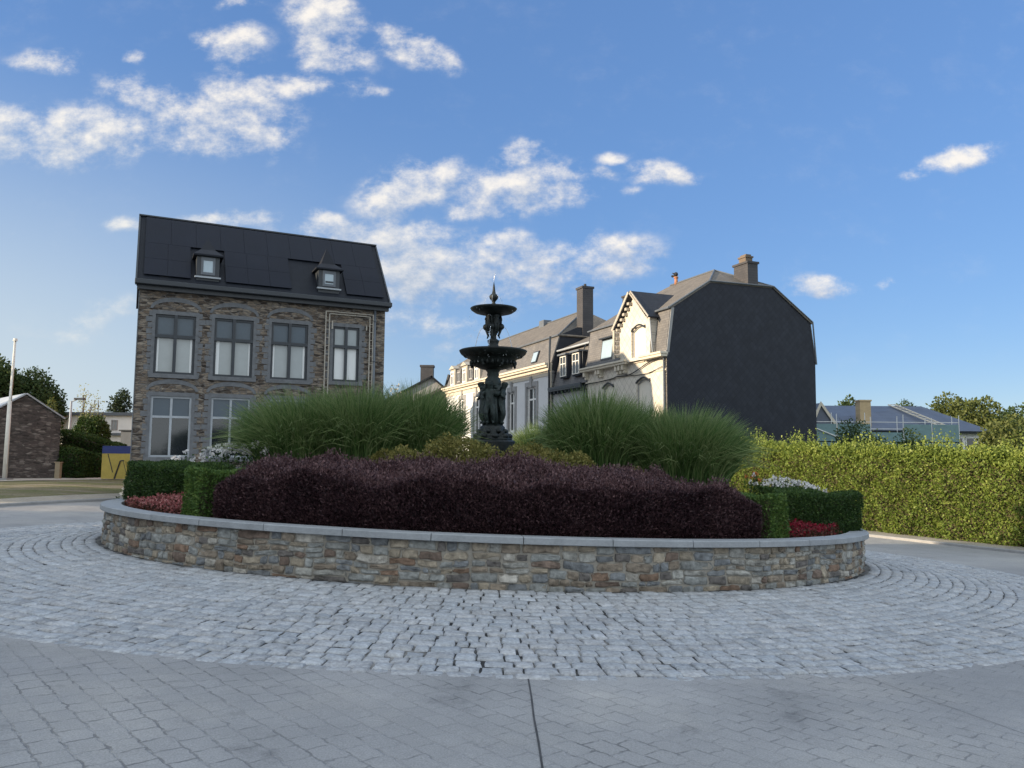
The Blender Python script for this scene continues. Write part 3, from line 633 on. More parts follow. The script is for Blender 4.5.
# ------------------------------------------------------------------ fountain
fp=Lw(0.03,0,1.5); fx,fy=fp.x+.0,fp.y; F0=fp.z
fo=thing('fountain','tall dark bronze fountain with two basins and cherub figures','fountain',(fx,fy,F0))
def Z(w): return w-F0
mb=MB(); mb.lathe([(.62,-.3),(.62,.25),(.56,.28),(.56,Z(2.0)),(.50,Z(2.04))],24); mb.build('pedestal',M['bronze'],fo,bevel=.01)
mb=MB(); mb.lathe([(.46,Z(2.03)),(.46,Z(2.08)),(.42,Z(2.10)),(.44,Z(2.14)),(.36,Z(2.19)),(.37,Z(2.24)),(.30,Z(2.28)),(.29,Z(2.36)),(.2,Z(2.42))],32,flute=.05,fn=8)
for k in range(9):
    q=2*math.pi*k/9; mb.blob((.40*math.cos(q),.40*math.sin(q),Z(2.13)),(.1,.1,.075),8,6); mb.blob((.33*math.cos(q+.3),.33*math.sin(q+.3),Z(2.25)),(.075,.075,.06),8,6)
mb.build('base',M['bronze'],fo,True)
mb=MB(); mb.lathe([(.15,Z(2.36)),(.13,Z(2.9)),(.12,Z(3.2)),(.19,Z(3.30)),(.205,Z(3.42)),(.19,Z(3.54)),(.13,Z(3.60)),(.155,Z(3.64)),(.14,Z(3.70)),(.22,Z(3.80)),(.26,Z(3.9))],24); mb.build('lower_column',M['patina'],fo,True)
def cherub(q,s=1.0,rb=.19,z0=2.34,mat=M['patina'],arms=0):
    """standing bronze child leaning on the column: one continuous skinned figure"""
    c,sn=math.cos(q),math.sin(q); side=Vector((-sn,c,0)); out=Vector((c,sn,0)); up=Vector((0,0,1)); o=out*rb+up*Z(z0)
    def P(a,b,h): return o+(side*a+out*b+up*h)*s
    J=[(P(0,.0,.50),.085),(P(0,.01,.66),.095),(P(.0,.03,.80),.092),(P(0,.06,.90),.05),(P(0,.10,1.0),.088),(P(.01,.11,1.07),.075),   #0-5 pelvis..head
       (P(.07,.02,.44),.075),(P(.085,.06,.24),.052),(P(.08,.0,.05),.034),(P(.09,.07,.02),.03),                                             #6-9 right leg
       (P(-.07,.02,.44),.075),(P(-.095,.09,.27),.054),(P(-.06,.02,.06),.034),(P(-.06,.10,.03),.03),                                         #10-13 left leg
       (P(.12,.03,.83),.048),(P(.21,.05,.74+.16*arms),.036),(P(.24,.0,.86+.22*arms),.028),
       (P(-.12,.03,.83),.048),(P(-.20,.08,.70),.036),(P(-.13,.15,.62),.028)]
    E=[(0,1),(1,2),(2,3),(3,4),(4,5),(0,6),(6,7),(7,8),(8,9),(0,10),(10,11),(11,12),(12,13),(2,14),(14,15),(15,16),(2,17),(17,18),(18,19)]
    me=bpy.data.meshes.new('cherub'); me.from_pydata([tuple(j[0]) for j in J],E,[]); ob=link('cherub',me,mat,fo)
    ob.modifiers.new('k','SKIN'); sv=me.skin_vertices[0].data
    for i,(p,r_) in enumerate(J): sv[i].radius=(r_*s*1.22,r_*s*1.22); sv[i].use_root=(i==0)
    d=ob.modifiers.new('u','SUBSURF'); d.levels=1; d.render_levels=1; d.use_creases=False
    me.polygons.foreach_set('use_smooth',[True]*len(me.polygons))
    return ob
for k,q in enumerate((-105,-12,80,192)): cherub(R(q),.98,.205,2.42,M['patina'],[.5,1,.3,.8][k])
mb=MB()   # swags, drapery and shells between the figures
for k in range(4):
    q=R(-70+90*k); c,s_=math.cos(q),math.sin(q)
    mb.blob((.2*c,.2*s_,Z(2.62)),(.075,.075,.24),9,7); mb.blob((.24*c,.24*s_,Z(3.18)),(.11,.11,.10),9,7); mb.blob((.27*c,.27*s_,Z(3.32)),(.07,.07,.07),8,6)
    mb.tube([(.22*c,.22*s_,Z(2.4)),(.25*c,.25*s_,Z(2.75)),(.2*c,.2*s_,Z(3.1))],[.05,.035,.05],7)
mb.build('drapery',M['patina'],fo,True)
# lower basin with rim, gadroons and under-bowl
mb=MB(); mb.lathe([(.18,Z(3.76)),(.34,Z(3.80)),(.48,Z(3.86)),(.545,Z(3.94)),(.56,Z(4.0)),(.60,Z(4.04)),(.72,Z(4.09)),(.80,Z(4.15)),(.83,Z(4.20)),(.845,Z(4.235)),(.82,Z(4.25)),(.79,Z(4.235)),(.7,Z(4.17)),(.4,Z(4.10)),(.1,Z(4.08))],56)
mb.build('lower_basin',M['bronze'],fo,True)
mb=MB()
for k in range(28):
    q=2*math.pi*k/28; c,s_=math.cos(q),math.sin(q)
    mb.blob((.555*c,.555*s_,Z(3.93)),(.035,.035,.06),7,5); mb.blob((.69*c,.69*s_,Z(4.10)),(.05,.05,.03),7,5)
for k in range(8):
    q=2*math.pi*(k+.5)/8; mb.blob((.58*math.cos(q),.58*math.sin(q),Z(3.86)),(.035,.035,.04),7,5)
mb.pieces('gadroon',M['bronze'],fo,smooth=True)
mb=MB(); mb.lathe([(.17,Z(4.08)),(.17,Z(4.30)),(.15,Z(4.33)),(.12,Z(4.40)),(.14,Z(4.46)),(.15,Z(4.50)),(.08,Z(4.54)),(.07,Z(4.6)),(.10,Z(4.68)),(.16,Z(4.82)),(.17,Z(4.9)),(.10,Z(4.98)),(.09,Z(5.1)),(.14,Z(5.16))],24); mb.build('upper_column',M['bronze'],fo,True)
for k in range(4):
    q=R(45+90*k-12); cherub(q,.50,.13,4.70,M['bronze'],.9)
mb=MB()
for k in range(4):
    q=R(90*k-12); c,s_=math.cos(q),math.sin(q); mb.blob((.2*c,.2*s_,Z(4.84)),(.075,.075,.08),9,6); mb.tube([(.2*c,.2*s_,Z(4.8)),(.13*c,.13*s_,Z(4.62)),(.16*c,.16*s_,Z(4.55))],[.035,.03,.015],6)
    mb.tube([(.19*c,.19*s_,Z(4.88)),(.20*c,.20*s_,Z(5.05)),(.17*c,.17*s_,Z(5.15))],[.022,.02,.025],6)
mb.build('dolphin_ornament',M['bronze'],fo,True)
mb=MB(); mb.lathe([(.12,Z(5.12)),(.30,Z(5.155)),(.47,Z(5.20)),(.56,Z(5.26)),(.585,Z(5.30)),(.57,Z(5.315)),(.5,Z(5.27)),(.1,Z(5.23))],48); mb.build('upper_basin',M['bronze'],fo,True)
mb=MB(); mb.lathe([(.06,Z(5.22)),(.055,Z(5.33)),(.075,Z(5.37)),(.07,Z(5.41)),(.035,Z(5.45)),(.05,Z(5.49)),(.10,Z(5.55)),(.115,Z(5.61)),(.09,Z(5.65)),(.05,Z(5.68)),(.035,Z(5.76)),(.025,Z(5.86)),(.006,Z(5.97))],24); mb.build('finial',M['bronze'],fo,True)
def jet(p0,vx,vy,vz,t,r=.004,n=14,p=1):
    mb=MB(); pts=[]
    for i in range(n):
        s=t*i/(n-1); pts.append((p0[0]+vx*s,p0[1]+vy*s,p0[2]+vz*s-4.9*s*s))
    mb.tube(pts,[r]*n,5); mb.build('water_jet',M['water'],fo,True)
jet((0,0,Z(5.97)),.05,-.02,2.2,.40,.005); jet((0,0,Z(5.97)),-.03,.03,1.75,.3,.005)
for k in range(4):
    q=R(90*k-12); c,s_=math.cos(q),math.sin(q); jet((.26*c,.26*s_,Z(4.82)),.62*c,.62*s_,.15,.36,.0075)
for q in (-160,-100,-45,20): 
    c,s_=math.cos(R(q)),math.sin(R(q)); jet((.1*c,.1*s_,Z(5.60)),.62*c,.62*s_,.45,.29,.005)
mb=MB()   # drops falling from both rims
for k in range(90):
    q=random.uniform(0,6.28); up=random.random()<.5; r_=(.585 if up else .845)*random.uniform(.99,1.06); z=(5.28-random.uniform(0,1.0)**1.5) if up else (4.2-random.random()**1.6*.7)
    mb.blob((r_*math.cos(q),r_*math.sin(q),Z(z)),(.005,.005,.013),5,4)
tag(mb.build('falling_drops',M['water'],fo,True),kind='stuff')
# ------------------------------------------------------------------ buildings: windows
def window(par,u0,u1,z0,z1,v,fm,pane,bar=.05,mull=(.5,),trans=(),depth=.07,arch=False,name='window',edge=None,uppane=None):
    """frame standing in the opening, its panes set behind it"""
    mb=MB(); b=bar; y0,y1=v,v+depth
    mb.box(u0,u0+b,y0,y1,z0,z1); mb.box(u1-b,u1,y0,y1,z0,z1); mb.box(u0+b,u1-b,y0,y1,z0,z0+b); mb.box(u0+b,u1-b,y0,y1,z1-b,z1)
    for t in trans: z=z0+(z1-z0)*t; mb.box(u0+b,u1-b,y0+.004,y1-.004,z-b*.55,z+b*.55)
    for m_ in mull: u=u0+(u1-u0)*m_; mb.box(u-b*.55,u+b*.55,y0+.008,y1-.008,z0+b,z1-b)
    w=mb.build(name,fm,par)
    zt=z0+(z1-z0)*trans[0] if trans else z1
    MB().box(u0+b*.5,u1-b*.5,v+depth*.6,v+depth*.6+.02,z0+b*.5,zt-.002).build('pane',pane,w)
    if trans: MB().box(u0+b*.5,u1-b*.5,v+depth*.6,v+depth*.6+.02,zt+.002,z1-b*.5).build('pane',uppane or pane,w)
    if edge:
        mb=MB()
        for (a,c) in edge: mb.box(a,c,v+depth*.6-.006,v+depth*.6-.001,z0+b,zt-b*.5)
        mb.pieces('blind_edge',M['blindedge'],w)
    return w
# ------------------------------------------------------------------ the stone house
A28=R(26.2)
sh=thing('stone_house','tall stone house with black solar roof and two tiny pointed dormers','house',(-13.856,28.0,0),A28)
W=9.40; GZ=-.3; EZ=7.78
ups=[(.58,1.98,4.58,6.82,1),(2.65,4.08,4.58,6.84,1),(4.77,6.2,4.58,6.85,1),(7.22,8.31,4.62,6.89,1)]
low=[(.56,1.96,1.48,3.75,0),(2.65,4.07,1.48,3.77,0),(4.77,6.2,1.48,3.78,0)]
door=(7.2,8.3,.0,3.7)
mb=MB(); mb.wall(0,W,GZ-.5,EZ,[h[:4] for h in ups+low]+[door],0,.22)
mb.box(-.001,.22,.22,5.0,GZ-.5,EZ); mb.box(W-.22,W+.001,.22,5.0,GZ-.5,EZ); mb.box(.22,W-.22,4.75,5.0,GZ-.5,EZ); mb.build('wall',M['stonewall'],sh)
# gables above the eaves
for u in (0,W-.22): MB().prism([(u,.02,EZ),(u,5.0,EZ),(u,2.75,10.9),(u,2.3,10.9)],(.22,0,0)).build('gable',M['stonewall'],sh)
# blue stone trim: surrounds, arches, pilasters
tr=MB()
def surround(u0,u1,z0,z1,p=.018):
    s=.11
    tr.box(u0-s,u0,-p,.12,z0-.12,z1+.15); tr.box(u1,u1+s,-p,.12,z0-.12,z1+.15); tr.box(u0,u1,-p,.12,z1,z1+.15); tr.box(u0-s-.05,u1+s+.05,-p-.06,.14,z0-.14-.012,z0)
    for k in range(11):
        z=z0-.1+(z1-z0+.25)*k/11; w=.05+.12*random.random()+.07*(k%2)
        tr.box(u0-s-w,u0-s,-p+.008,.1,z,z+.19); w=.05+.12*random.random()+.07*(k%2); tr.box(u1+s,u1+s+w,-p+.008,.1,z,z+.19)
def arch(u0,u1,z,h=.30,p=.016,wd=.17):
    n=14; pts=[]; c=(u0+u1)/2; hw=(u1-u0)/2+.1
    vs=[]
    for k in range(n+1):
        t=math.pi*k/n; 
        for rr in (0,wd):
            vs.append((c-(hw+rr*.6)*math.cos(t),-p,z+(h+rr)*math.sin(t)))
    m=len(vs); vs+= [(a,.1,b) for a,_,b in vs]
    fs=[]
    for k in range(n):
        i=2*k; fs+= [(i,i+2,i+3,i+1),(m+i,m+i+1,m+i+3,m+i+2),(i+1,i+3,m+i+3,m+i+1),(i,m+i,m+i+2,i+2)]
    tr.add(vs,fs)
for a in ups: surround(*a[:4])
for a in low: surround(*a[:4])
for a in ups[:3]: arch(a[0],a[1],7.02)
for a in low: arch(a[0],a[1],3.96,.26)
tr.box(-.03,.0,-.03,.22,GZ,EZ)
tr.box(-.03,W+.03,-.045,.1,.95,1.12)
tr.build('stone_trim',M['bluestone'],sh)
MB().box(-.04,W+.04,-.06,.1,GZ-.5,.95).build('plinth',M['bluestone'],sh)
for k,(a,b,c,d,u) in enumerate(ups):
    e=[(a+.09,a+.15),(b-.16,b-.09)] if k!=1 else [(a+.09,a+.21),(b-.14,b-.09)]
    window(sh,a,b,c,d,.05,M['anthracite'],M['blind'] if k<3 else M['blindedge'],.085,(.5,),(.635,),.09,edge=e,uppane=M['paneltop'] if k<3 else M['blind'])
for a,b,c,d,u in low: window(sh,a,b,c,d,.05,M['zinc_light'],M['darkglass'],.075,(.5,),(.66,),.09,uppane=M['paneltop'])
window(sh,*door,.08,M['anthracite'],M['darkglass'],.09,(.5,),(.75,),.09,name='door')
# mullions of blue stone in the upper windows
for (a,b,c,d,_) in ups:
    mb=MB(); zt=c+(d-c)*.635; m_=(a+b)/2; mb.box(m_-.055,m_+.055,-.02,.049,c,zt-.06); mb.box(m_-.055,m_+.055,-.02,.049,zt+.06,d); mb.box(a,b,-.022,.049,zt-.06,zt+.06); mb.build('window_cross',M['anthracite'],sh)
# roof
RV,RZ=2.3,11.1
rf=MB(); rf.prism([(-.12,-.30,EZ+.12),(-.12,RV-.05,RZ),(-.12,2.8,RZ),(-.12,5.25,EZ+.12),(-.12,5.1,EZ+.02),(-.12,2.7,RZ-.14),(-.12,RV+.05,RZ-.14),(-.12,-.12,EZ+.0)],(W+.24,0,0))
roof=rf.build('roof',M['roofdark'],sh)
MB().box(-.18,W+.18,-.42,-.22,EZ+.06,EZ+.24).build('gutter',M['anthracite'],sh,bevel=.02)
MB().box(-.1,W+.1,-.2,.0,EZ-.10,EZ+.05).build('fascia',M['anthracite'],sh)
mb=MB(); mb.prism([(-.17,-.33,EZ+.16),(-.17,RV-.06,RZ+.05),(-.17,RV-.06,RZ-.12),(-.17,-.25,EZ+.02)],(.06,0,0)); mb.prism([(W+.11,-.33,EZ+.16),(W+.11,RV-.06,RZ+.05),(W+.11,RV-.06,RZ-.12),(W+.11,-.25,EZ+.02)],(.06,0,0)); mb.box(-.17,W+.17,RV-.12,RV+.1,RZ+.004,RZ+.06); mb.build('roof_edge',M['anthracite'],sh)
sl=Vector((0,RV+.25,RZ-EZ-.12)); SL=sl.length; sl.normalize(); sn=Vector((0,-sl.z,sl.y))
def rp(u,t,h): p=Vector((u,-.30,EZ+.12))+sl*t+sn*h; return (p.x,p.y,p.z)
def panel(u0,u1,t0,t1):
    b=[rp(u0,t0,.05),rp(u1,t0,.05),rp(u1,t1,.05),rp(u0,t1,.05)]
    MB().prism(b,sn*.025).build('solar_panel',M['solar'],sh)
rows=[(.42,1.376),(1.385,2.336),(2.345,SL-.12)]
for i,(ta,tb) in enumerate(rows):
    if i<2: segs=[(.1,.905),(.913,1.72),(2.98,3.811),(3.819,4.646),(4.654,5.48),(7.72,8.506),(8.514,9.3)]
    else: segs=[(.1+k*.92,+.1+k*.92+.912) for k in range(10)]
    for a,b in segs: panel(a,b,ta,tb)
def dormer(uc,w,zb,zh,za):
    hw=w/2; d=MB()
    d.box(uc-hw,uc+hw,-.02,1.3,zb-.2,zh); dd=d.build('dormer',M['anthracite'],sh)
    h=MB(); o=.13; h.add([(uc-hw-o,-.16,zh),(uc+hw+o,-.16,zh),(uc+hw+o,1.35,zh),(uc-hw-o,1.35,zh),(uc-hw-o,-.16,zh+.06),(uc+hw+o,-.16,zh+.06),(uc+hw+o,1.35,zh+.06),(uc-hw-o,1.35,zh+.06),(uc,.62,za),(uc-hw*.66,.22,zh+.32),(uc+hw*.66,.22,zh+.32),(uc+hw*.66,1.0,zh+.32),(uc-hw*.66,1.0,zh+.32)],
        [(0,3,2,1),(0,1,5,4),(1,2,6,5),(2,3,7,6),(3,0,4,7),(4,5,10,9),(5,6,11,10),(6,7,12,11),(7,4,9,12),(9,10,8),(10,11,8),(11,12,8),(12,9,8)])
    h.build('dormer_roof',M['roofdark'],dd)
    f=MB(); f.box(uc-hw*.62,uc-hw*.42,-.05,0,zb+.1,zh-.04); f.box(uc+hw*.42,uc+hw*.62,-.05,0,zb+.1,zh-.04); f.box(uc-hw*.42,uc+hw*.42,-.05,0,zh-.16,zh-.04); f.box(uc-hw*.42,uc+hw*.42,-.05,0,zb+.1,zb+.2); f.build('window_frame',M['zinc'],dd)
    MB().box(uc-hw*.42,uc+hw*.42,-.028,-.02-.002,zb+.2,zh-.16).build('pane',M['skyglass'],dd)
    MB().box(uc-hw-.06,uc+hw+.06,-.12,.0,zb-.04,zb+.02).build('sill',M['zinc_light'],dd)
    return dd
dormer(2.32,.82,8.38,9.2,10.05); dm=dormer(6.98,.86,8.42,9.2,10.28)
MB().box(6.83,7.15,-.033,-.0285,8.66,8.74).build('window_bar',M['anthracite'],dm)
mb=MB(); mb.tube([(8.93,-.12,EZ+.1),(8.93,-.12,GZ)],.05,10)
for z in (1.5,3.5,5.5,7.2): mb.box(8.86,9.0,-.18,-.0,z,z+.04)
mb.build('downpipe',M['zinc'],sh,True)
mb=MB()
for u,zt in ((6.88,7.47),(7.03,7.38),(8.72,7.38),(8.86,7.47)): mb.tube([(u,-.11,zt),(u,-.11,.3)],.024,6)
mb.tube([(6.88,-.11,7.47),(8.86,-.11,7.47)],.02,6); mb.tube([(7.03,-.11,7.38),(8.72,-.11,7.38)],.02,6); mb.tube([(7.15,-.11,7.1),(7.15,-.11,6.75)],.03,6); mb.tube([(8.58,-.11,7.0),(8.58,-.11,6.8)],.03,6)
for z in np.arange(.6,7.3,.34): mb.box(6.88,7.03,-.12,-.10,z,z+.02); mb.box(8.72,8.86,-.12,-.10,z,z+.02)
mb.build('trellis',M['weathered'],sh)
# ------------------------------------------------------------------ the terrace on the right (local x runs towards the near corner, y into the house)
BR=math.atan2(-.924,.383)
O8=(8.95,44.0,0)
def houseroot(name,label): return thing(name,label,'house',O8,BR)
# --- slate-gabled house
ha=houseroot('gabled_house','house with dark slate end wall, cream tiled gable dormer and mansard roof')
G0=-1.8
hol=[(-3.3,-1.7,3.2,6.3),(-7.5,-6.05,3.2,6.3),(-3.3,-1.7,-.5,2.2),(-7.5,-6.3,-1.2,2.0)]
MB().wall(-9.9,0,G0,7.45,hol,0,.3).build('front_wall',M['whitetile'],ha)
gp=[(0,.0,G0),(0,.0,7.6),(0,.34,10.35),(0,3.06,12.05),(0,7.9,12.15),(0,10.8,10.15),(0,11.13,7.5),(0,11.05,G0)]
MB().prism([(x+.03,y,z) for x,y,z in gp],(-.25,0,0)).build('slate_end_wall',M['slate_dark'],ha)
MB().prism([(x-9.9,y,z) for x,y,z in gp],(.25,0,0)).build('end_wall',M['slate_cheek'],ha)
MB().box(-9.65,-.22,10.75,11.05,G0,7.5).build('back_wall',M['whitewall'],ha)
rb=MB(); e=.1
up=[(-9.95,.2,10.3),(e,.2,10.3),(e,3.06,12.13),(-2.65,5.5,13.6),(-7.6,5.5,13.6),(-9.95,3.2,12.13)]
rb.poly(up); rb.poly([(e,3.06,12.13),(e,7.9,12.21),(-2.65,5.5,13.6)]); rb.poly([(e,7.9,12.21),(e,10.95,10.15),(-9.95,10.95,10.15),(-9.95,7.9,12.21),(-7.6,5.5,13.6),(-2.65,5.5,13.6)]); rb.poly([(-9.95,7.9,12.21),(-9.95,3.2,12.13),(-7.6,5.5,13.6)])
roof=rb.build('roof',M['slate_roof'],ha,solid=.1)
mb=MB()
mb.tube([(e-.02,.15,10.32),(e-.02,3.06,12.16),(-2.65,5.5,13.64),(-7.6,5.5,13.64)],.06,6); mb.tube([(e,7.9,12.22),(-2.65,5.5,13.64)],.05,6); mb.tube([(e,3.06,12.14),(e,7.9,12.22),(e,10.95,10.2),(.06,11.2,7.5)],.05,6); mb.build('ridge_flashing',M['zinc'],ha)
mb=MB(); mb.poly([(-9.7,.0,7.62),(-4.7,.0,7.62),(-4.7,.36,10.36),(-9.7,.36,10.36)]); mb.poly([(-1.2,.0,7.62),(.02,.0,7.62),(.02,.36,10.36),(-1.2,.36,10.36)]); mb.pieces('mansard_front',M['slate_front'],ha,solid=.08)
mb=MB(); mb.poly([(.02,10.78,10.15),(.02,11.15,7.5),(-9.7,11.15,7.5),(-9.7,10.78,10.15)]); mb.build('mansard_back',M['slate_front'],ha,solid=.08)
mb=MB(); mb.tube([(-9.9,.16,10.28),(-4.9,.16,10.28)],.06,6); mb.tube([(-1.3,.12,10.28),(.1,.12,10.28)],.07,6); mb.pieces('roof_gutter',M['zinc'],ha)
mb=MB(); mb.prism([(.04,-.06,7.65),(.04,.30,10.3),(.04,.5,10.3),(.04,.12,7.65)],(.05,0,0)); mb.box(-.02,.09,-.12,.05,7.5,7.75); mb.build('verge_board',M['stonegrey'],ha)
# gable dormer
dw=[(-3.35,-1.72,7.66,9.52)]
gd=MB(); gd.wall(-4.75,-1.25,7.45,9.72,dw,-.03,.5); gd.prism([(-4.75,-.03,9.72),(-1.25,-.03,9.72),(-1.25,-.03,9.9),(-3.0,-.03,11.55),(-4.75,-.03,9.85)],(0,.5,0)); gd=gd.build('gable_dormer',M['whitetile'],ha)
mb=MB(); mb.poly([(-4.72,.02,7.6),(-4.72,.34,7.6),(-4.72,2.2,9.95),(-4.72,.02,9.8)]); mb.poly([(-1.28,.02,7.6),(-1.28,.34,7.6),(-1.28,2.2,9.95),(-1.28,.02,9.8)]); mb.pieces('dormer_cheek',M['slate_cheek'],gd,solid=.05)
mb=MB(); mb.poly([(-3.0,-.42,11.72),(-3.0,2.9,11.72),(-1.02,2.9,9.82),(-1.02,-.42,9.82)]); mb.poly([(-3.0,-.42,11.72),(-5.0,-.42,9.62),(-5.0,2.9,9.62),(-3.0,2.9,11.72)]); mb.build('dormer_roof',M['slate_cheek'],gd,solid=.09)
mb=MB()
def bar3(a,b,w,t):  # board between two points of the gable, thickness towards the viewer
    a=Vector(a);b=Vector(b); d=(b-a).normalized(); n=Vector((-d.z,0,d.x))*w; mb.prism([a,b,b-n,a-n],(0,-t,0))
bar3((-3.0,-.36,11.62),(-5.02,-.36,9.52),.0001+.22,.06); bar3((-1.0,-.36,9.74),(-3.0,-.36,11.62),.22,.06)
bar3((-4.98,-.36,9.6),(-5.02,-.36,7.75),.0001-.2,.06); mb.build('barge_board',M['weathered'],gd)
mb=MB()
for k in range(7): 
    z=7.85+k*.28; mb.box(-5.0,-4.72-.10*(k%2),-.30,-.03,z,z+.16)
for k in range(6):
    t=k/6; x=-4.85+t*1.7; z=9.65+t*1.75; mb.box(x,x+.24,-.30,-.03,z-.14,z+.02)
mb.build('carved_bracket',M['weathered'],gd)
mb=MB(); mb.tube([(-1.2,-.08,9.8),(-1.16,-.02,8.6),(-1.05,.02,7.75)],.05,8); mb.build('dormer_pipe',M['zinc_light'],gd,True)
def archwin(par,u0,u1,z0,z1,v):
    """shuttered window with a segmental arch head"""
    n=10; pts=[(u0,v,z0),(u1,v,z0)]+[(u1+(u0-u1)*k/n,v,z1-.30+.28*math.sin(math.pi*k/n)) for k in range(n+1)]
    w=MB().prism(pts,(0,.05,0)).build('window',M['shutter'],par)
    mb=MB()
    arc=[(u1+(u0-u1)*k/n,v-.03,z1-.28+.28*math.sin(math.pi*k/n)) for k in range(n+1)]
    mb.tube([(u1,v-.03,z0)]+arc+[(u0,v-.03,z0)],.05,6); mb.build('frame',M['stonegrey'],w)
    b=MB(); 
    b.prism(arc+[(u0,v-.03,z1+.001),(u1,v-.03,z1+.001)],(0,.12,0)); b.build('arch_infill',M['creamtrim'],w)
    c=MB(); c.tube([(a[0],a[1]-.17,a[2]+.10) for a in arc],.06,6); c.build('arch_head',M['anthracite'],w)
    return w
gd.location=(0,-.28,0)
archwin(gd,-3.35,-1.72,7.66,9.52,.17); archwin(ha,-3.3,-1.7,3.2,6.3,.17); archwin(ha,-7.5,-6.05,3.2,6.3,.17); archwin(ha,-3.3,-1.7,-.5,2.2,.17); archwin(ha,-7.5,-6.3,-1.2,2.0,.17)
# cornices
mb=MB(); mb.box(-2.15,.12,-.48,-.031,7.40,7.55); mb.box(-2.25,.16,-.55,-.03,7.55,7.68); mb.build('balcony_ledge',M['creamtrim'],ha,bevel=.01)
mb=MB(); mb.box(-9.98,-3.9,-.45,-.002,7.38,7.52); mb.box(-10.0,-3.85,-.55,.0,7.52,7.64)
for u in (-9.6,-7.9,-7.55,-5.3,-4.9,-4.45): mb.box(u-.11,u+.11,-.36,-.002,7.05,7.378); mb.box(u-.09,u+.09,-.22,-.002,6.85,7.048)
mb.build('cornice',M['creamtrim'],ha,bevel=.008)
mb=MB(); mb.box(-3.85,-2.26,-.10,-.034,7.36,7.46); mb.box(-9.9,.0,-.05,-.002,6.62,6.7); mb.build('string_course',M['creamtrim'],ha)
pts=[]
for k in range(25):
    t=k/24; u=-9.9+9.6*t; pts.append((u,-.12,6.55+.75*t-.22*math.sin(math.pi*min(1,t*1.05))-.12*math.sin(2*math.pi*t*2)*(t>.45)))
MB().tube(pts,.035,6).build('cable',M['black'],ha,True)
pts=[(-4.9+4.6*k/12,-.10,6.86-.30*math.sin(math.pi*k/12)) for k in range(13)]; MB().tube(pts,.022,5).build('cable',M['black'],ha,True)
mb=MB(); mb.tube([(-.16,-.10,7.38),(-.16,-.10,G0)],.055,8); mb.build('downpipe',M['zinc'],ha,True)
mb=MB(); mb.tube([(-4.86,-.04,7.7),(-4.86,.14,10.2)],.05,6); mb.build('downpipe',M['anthracite'],ha,True)
# mansard skylight
f=MB(); 
def mz(u,z,h): t=(z-7.62)/2.74; return (u,.36*t-h,z)
f.prism([mz(-7.75,8.0,.02),mz(-6.2,8.0,.02),mz(-6.2,9.42,.02),mz(-7.75,9.42,.02)],(0,-.09,0)); sk=f.build('skylight',M['anthracite'],ha)
f=MB(); f.prism([mz(-7.66,8.1,.115),mz(-6.3,8.1,.115),mz(-6.3,9.3,.115),mz(-7.66,9.3,.115)],(0,-.012,0)); f.build('pane',M['skyglass'],sk)
f=MB(); f.box(-7.9,-6.1,-.1,.25,9.42,9.5); f.build('hood',M['anthracite'],sk)
# chimneys
ch=MB(); ch.box(-1.28,.0+.034,5.95,6.72,12.13,13.55); ch.box(-1.36,.09,5.88,6.8,13.55,13.68); ch=ch.build('chimney',M['slate_chim'],ha)
mb=MB(); mb.box(-.95,-.3,6.08,6.6,13.68,14.0); mb.box(-1.0,-.25,6.03,6.65,14.0,14.1); mb.box(-.9,-.35,6.15,6.55,14.1,14.22); mb.build('chimney_pot',M['potbrick'],ch)
mb=MB(); mb.tube([(-6.9,5.5,13.55),(-6.9,5.5,14.0)],[.13,.11],8); mb.tube([(-6.9,5.5,14.0),(-6.9,5.5,14.1)],[.16,.16],8); mb.build('flue',M['terracotta'],ha,True)
mb=MB(); mb.blob((-6.9,5.5,14.28),(.13,.16,.16),8,6); mb.tube([(-6.9,5.5,14.1),(-6.9,5.4,14.28),(-6.9,5.2,14.34)],[.06,.07,.03],6); mb.tube([(-7.0,5.5,14.2),(-7.3,5.45,14.22)],[.06,.09],6); mb.build('flue_cowl',M['black'],ha,True)
ch=MB(); ch.box(-9.95,-9.05,3.0,3.9,11.3,12.95); ch.box(-10.02,-8.98,2.93,3.97,12.95,13.08); ch.build('chimney',M['slate_chim'],ha)
# --- low grey house between
hb=houseroot('grey_terrace_house','narrow grey slate house between the cream gable and long white house')
MB().wall(-15.25,-9.92,G0,6.35,[(-14.4,-13.2,2.9,5.2),(-11.9,-10.6,2.9,5.2)],.05,.35).build('front_wall',M['cement'],hb)
MB().box(-15.25,-9.92,9.5,9.8,G0,8.8).build('back_wall',M['cement'],hb)
window(hb,-14.4,-13.2,2.9,5.2,.15,M['white'],M['darkglass'],.08); window(hb,-11.9,-10.6,2.9,5.2,.15,M['white'],M['darkglass'],.08)
mb=MB(); mb.poly([(-15.25,.05,6.75),(-9.92,.05,6.75),(-9.92,.75,9.75),(-15.25,.75,9.75)]); mb.build('mansard_front',M['slate_front'],hb,solid=.1)
mb=MB(); mb.poly([(-15.3,.4,9.62),(-9.92,.4,9.62),(-9.92,5,11.75),(-15.3,5,11.75)]); mb.poly([(-15.3,5,11.75),(-9.92,5,11.75),(-9.92,9.8,8.8),(-15.3,9.8,8.8)]); mb.build('roof',M['slate_roof'],hb,solid=.1)
MB().tube([(-15.3,.36,9.58),(-9.95,.36,9.58)],.08,8).build('roof_gutter',M['zinc_light'],hb,True)
mb=MB(); mb.box(-15.3,-9.95,-.38,.05,6.4,6.52); mb.box(-15.3,-9.95,-.42,-.3,6.52,6.72); 
for k in range(9): mb.box(-15.1+k*.62,-14.98+k*.62,-.3,.05,6.2,6.4)
mb.build('cornice',M['anthracite'],hb)
